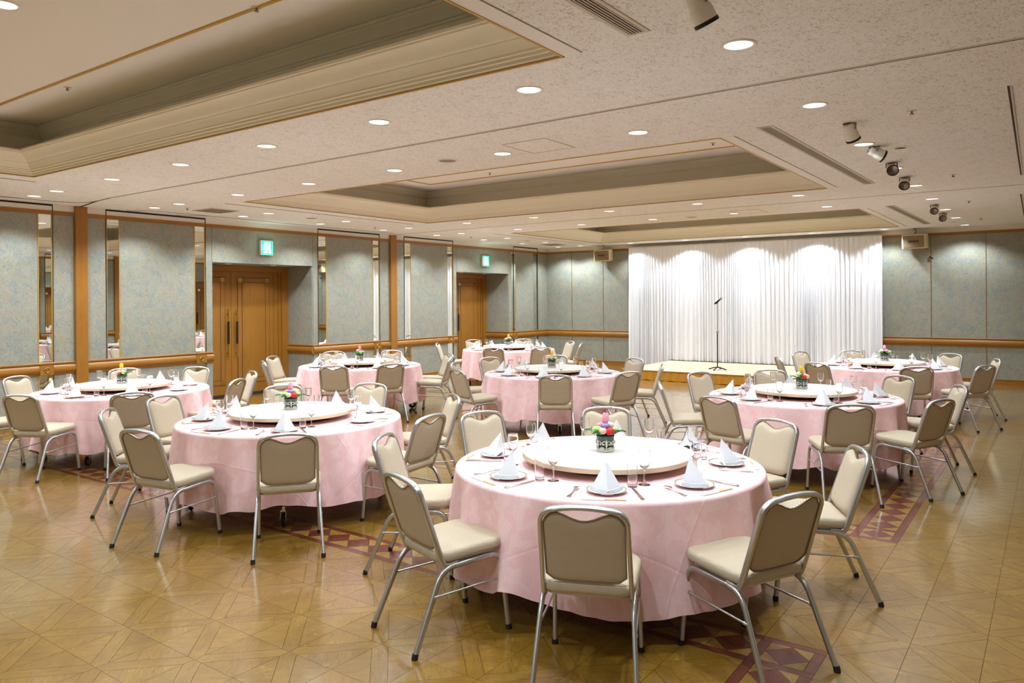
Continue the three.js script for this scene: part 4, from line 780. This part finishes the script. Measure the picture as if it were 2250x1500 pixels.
// ================================================================ THE EIGHT TABLES
const NOM = [22.5, 67.5, 112.5, 157.5, -157.5, -112.5, -67.5, -22.5];
const TABLES = [
  { n: 'front-row right', c: [-2.22, -4.07], chairs: [[65, 1.46], [108, 1.42], [156, 1.45], [-158, 1.53], [-119, 1.5], [26, 1.43], [-26, 1.46], [-67, 1.54]], set: [21, 62, 112, 161, -158, -113, -68, -28], top: 'pink' },
  { n: 'front-row middle', c: [-5.31, -4.14], chairs: [[39, 1.55], [82, 1.47], [132, 1.46], [166, 1.47], [-145, 1.46], [-111, 1.55], [-6, 1.48], [-55, 1.45]], set: [43, 88, 136, 173, -142, -106, -58, -14], top: 'pink' },
  { n: 'front-row left', c: [-8.66, -4.4], chairs: [[63, 1.48], [158, 1.5], [24, 1.53], [-117, 1.5], [-152, 1.5], [-29, 1.4], [-68, 1.46], [108, 1.48]], set: [20, 66, 112, 157, -157, -116, -68, -26], top: 'yellow' },
  { n: 'middle-row right', c: [-2.08, -7.95], chairs: [[62, 1.56], [103, 1.52], [-157, 1.46], [154, 1.44], [-119, 1.46], [-62, 1.48], [-24, 1.47], [27, 1.47]], set: [21, 61, 117, 157, -157, -116, -66, -25], top: 'yellow' },
  { n: 'middle-row centre', c: [-5.54, -8.64], chairs: [[56, 1.55], [111, 1.5], [158, 1.4], [-164, 1.46], [-121, 1.52], [-67, 1.48], [20, 1.52], [-27, 1.48]], set: NOM, top: 'yellow' },
  { n: 'middle-row left', c: [-8.72, -8.1], chairs: [[57, 1.52], [26, 1.46], [156, 1.5], [117, 1.46], [-155, 1.52], [-116, 1.5], [-27, 1.46], [-59, 1.46]], set: NOM, top: 'pink' },
  { n: 'back-row left', c: [-8.93, -12.3], chairs: [[148, 1.46], [-158, 1.46], [64, 1.58], [32, 1.6], [-112, 1.4], [-56, 1.38], [-24, 1.48]], set: NOM, top: 'yellow' },
  { n: 'back-row right', c: [-1.98, -11.98], chairs: [[67, 1.55], [113, 1.55], [-157, 1.47], [153, 1.5], [-120, 1.45], [-60, 1.42], [32, 1.52], [-19, 1.42]], set: NOM, top: 'pink' },
];
const SEATS = ['front', 'front-right', 'right', 'back-right', 'back', 'back-left', 'left', 'front-left'];
function seatWords(c, angs) {   // names the places round a table as the camera sees them
  const l = Math.hypot(c[0], c[1]), f = [c[0] / l, c[1] / l];
  const rel = angs.map((a) => { const e = [Math.cos(a * Math.PI / 180), Math.sin(a * Math.PI / 180)]; return Math.atan2(-e[0] * f[1] + e[1] * f[0], -(e[0] * f[0] + e[1] * f[1])) * 180 / Math.PI; });
  const order = rel.map((r, i) => [(r + 360) % 360, i]).sort((p, q) => p[0] - q[0]); let best = 1e9, sh = 0;
  for (let s = 0; s < 8; s++) { let e = 0; order.forEach(([r], k) => { let d = Math.abs(r - ((k + s) % 8) * 45); d = Math.min(d, 360 - d); e += d * d; }); if (e < best) { best = e; sh = s; } }
  const w = []; order.forEach(([, i], k) => { w[i] = SEATS[(k + sh) % 8]; }); return w;
}
const FLOWERS = {
  pink: [['tulip', 'pink', 0.0, 0.195, 0.0, 0.032], ['rose', 'red', 0.022, 0.125, 0.038, 0.03], ['carn', 'peach', -0.02, 0.128, 0.042, 0.027], ['mum', 'green', -0.05, 0.13, 0.012, 0.033], ['mum', 'green', 0.058, 0.125, -0.004, 0.026], ['carn', 'purple', 0.0, 0.155, 0.016, 0.026], ['carn', 'pink', -0.028, 0.152, -0.018, 0.027], ['rose', 'cream', 0.03, 0.15, -0.03, 0.027], ['leaf', 'leaf', 0.1, 0, 0.02, 0.085], ['leaf', 'leaf', -0.1, 0, -0.03, 0.09], ['leaf', 'leaf', 0.03, 0, -0.09, 0.085], ['leaf', 'leaf', -0.07, 0, 0.06, 0.075]],
  yellow: [['tulip', 'yellow', -0.012, 0.195, 0.0, 0.03], ['rose', 'red', -0.042, 0.122, 0.03, 0.028], ['carn', 'peach', 0.006, 0.126, 0.044, 0.034], ['mum', 'green', 0.056, 0.132, 0.008, 0.031], ['mum', 'green', -0.055, 0.145, -0.012, 0.027], ['carn', 'pink', 0.018, 0.155, -0.012, 0.03], ['rose', 'hot', 0.03, 0.12, 0.04, 0.022], ['carn', 'cream', -0.02, 0.15, -0.03, 0.027], ['leaf', 'leaf', 0.1, 0, -0.02, 0.09], ['leaf', 'leaf', -0.1, 0, 0.02, 0.085], ['leaf', 'leaf', 0.02, 0, -0.09, 0.08], ['leaf', 'leaf', 0.06, 0, 0.07, 0.07]],
};
let first = true;
TABLES.forEach((T, ti) => {
  const [cx, cz] = T.c, tb = `the ${T.n} table`;
  const put = (proto, label, x, y, z, a, cat, group) => { const o = proto.clone(); o.name = numbered(proto.name); o.position.set(x, y, z); o.rotation.y = a; scene.add(o); return tag(o, label, cat, group); };
  put(tableProto, `round banquet table on casters under pink cloth, ${T.n} of the eight`, cx, 0, cz, ti === 1 ? 0.15 : 0, 'table', 'round banquet tables');
  single('tablecloth', clothGeos[ti % 3], M.cloth, `pink floor-length tablecloth draped over ${tb}`, 'tablecloth', 'pink tablecloths', cx, 0, cz, ti * 1.9 + (ti === 0 ? 0.4 : 0));
  put(trayProto, `round white turntable tray in the middle of ${tb}`, cx, TOP, cz, 0, 'tray', 'turntable trays');
  centrepiece(cx - 0.01, cz, 0.62 + ti * 0.35 * (ti % 2 ? 1 : -1) * (ti ? 1 : 0), FLOWERS[T.top], `small bouquet with ${T.top} tulip in silver filigree pot on ${tb}`);
  const cw = seatWords(T.c, T.chairs.map((q) => q[0]));
  T.chairs.forEach(([ang, r], k) => {
    const t = ang * Math.PI / 180, a = Math.atan2(-Math.cos(t), -Math.sin(t)), R = r - 0.307;
    put(chairProto, `beige padded banquet chair with aluminium frame, ${cw[k]} seat of ${tb}`, cx + R * Math.cos(t), 0, cz + R * Math.sin(t), a + ((k * 37 + ti * 11) % 7 - 3) * 0.012, 'chair', 'banquet chairs round the tables');
  });
  const sw = seatWords(T.c, T.set);
  T.set.forEach((ang, k) => {
    const t = ang * Math.PI / 180, a = Math.atan2(-Math.cos(t), -Math.sin(t)), at = (r, off) => { const u = t + off * Math.PI / 180; return [cx + r * Math.cos(u), cz + r * Math.sin(u)]; };
    const w = `${sw[k]} place of ${tb}`, j = () => (rnd() - 0.5), Y = TOP + 0.0005; let p;
    p = at(0.71, j() * 2); put(plateProto, `white plate with a gold-green rim band at the ${w}`, p[0], Y, p[1], a, 'plate', 'plates on the tables');
    single('napkin', napkinGeo, M.linen, `white napkin folded to a peak on the plate, ${w}`, 'napkin', 'folded napkins', p[0], Y + 0.0045, p[1], a + j() * 0.2);
    p = at(0.755, 12.6 + j()); single('fork', forkGeo, M.silver, `steel fork left of the plate, ${w}`, 'fork', 'forks', p[0], Y, p[1], a - 0.2 + j() * 0.08);
    p = at(0.76, -12.2 + j()); single('knife', knifeGeo, M.silver, `steel knife right of the plate, ${w}`, 'knife', 'knives', p[0], Y, p[1], a + 0.2 + j() * 0.08);
    p = at(0.865, 0.5 + j()); put(chopProto, `chopsticks in a white paper sleeve, ${w}`, p[0], Y, p[1], a + Math.PI + j() * 0.06, 'chopsticks', 'chopstick sets');
    p = at(0.575, -20.5 + j() * 3); single('wine_glass', gobletGeo, M.glass, `clear stemmed wine glass, ${w}`, 'wine glass', 'wine glasses', p[0], Y, p[1], a);
    p = at(0.605, -13.8 + j() * 3); single('tumbler', tumblerGeo, M.glass, `clear straight water tumbler, ${w}`, 'tumbler', 'water tumblers', p[0], Y, p[1], a);
  });
});

renderer.render(scene, camera);
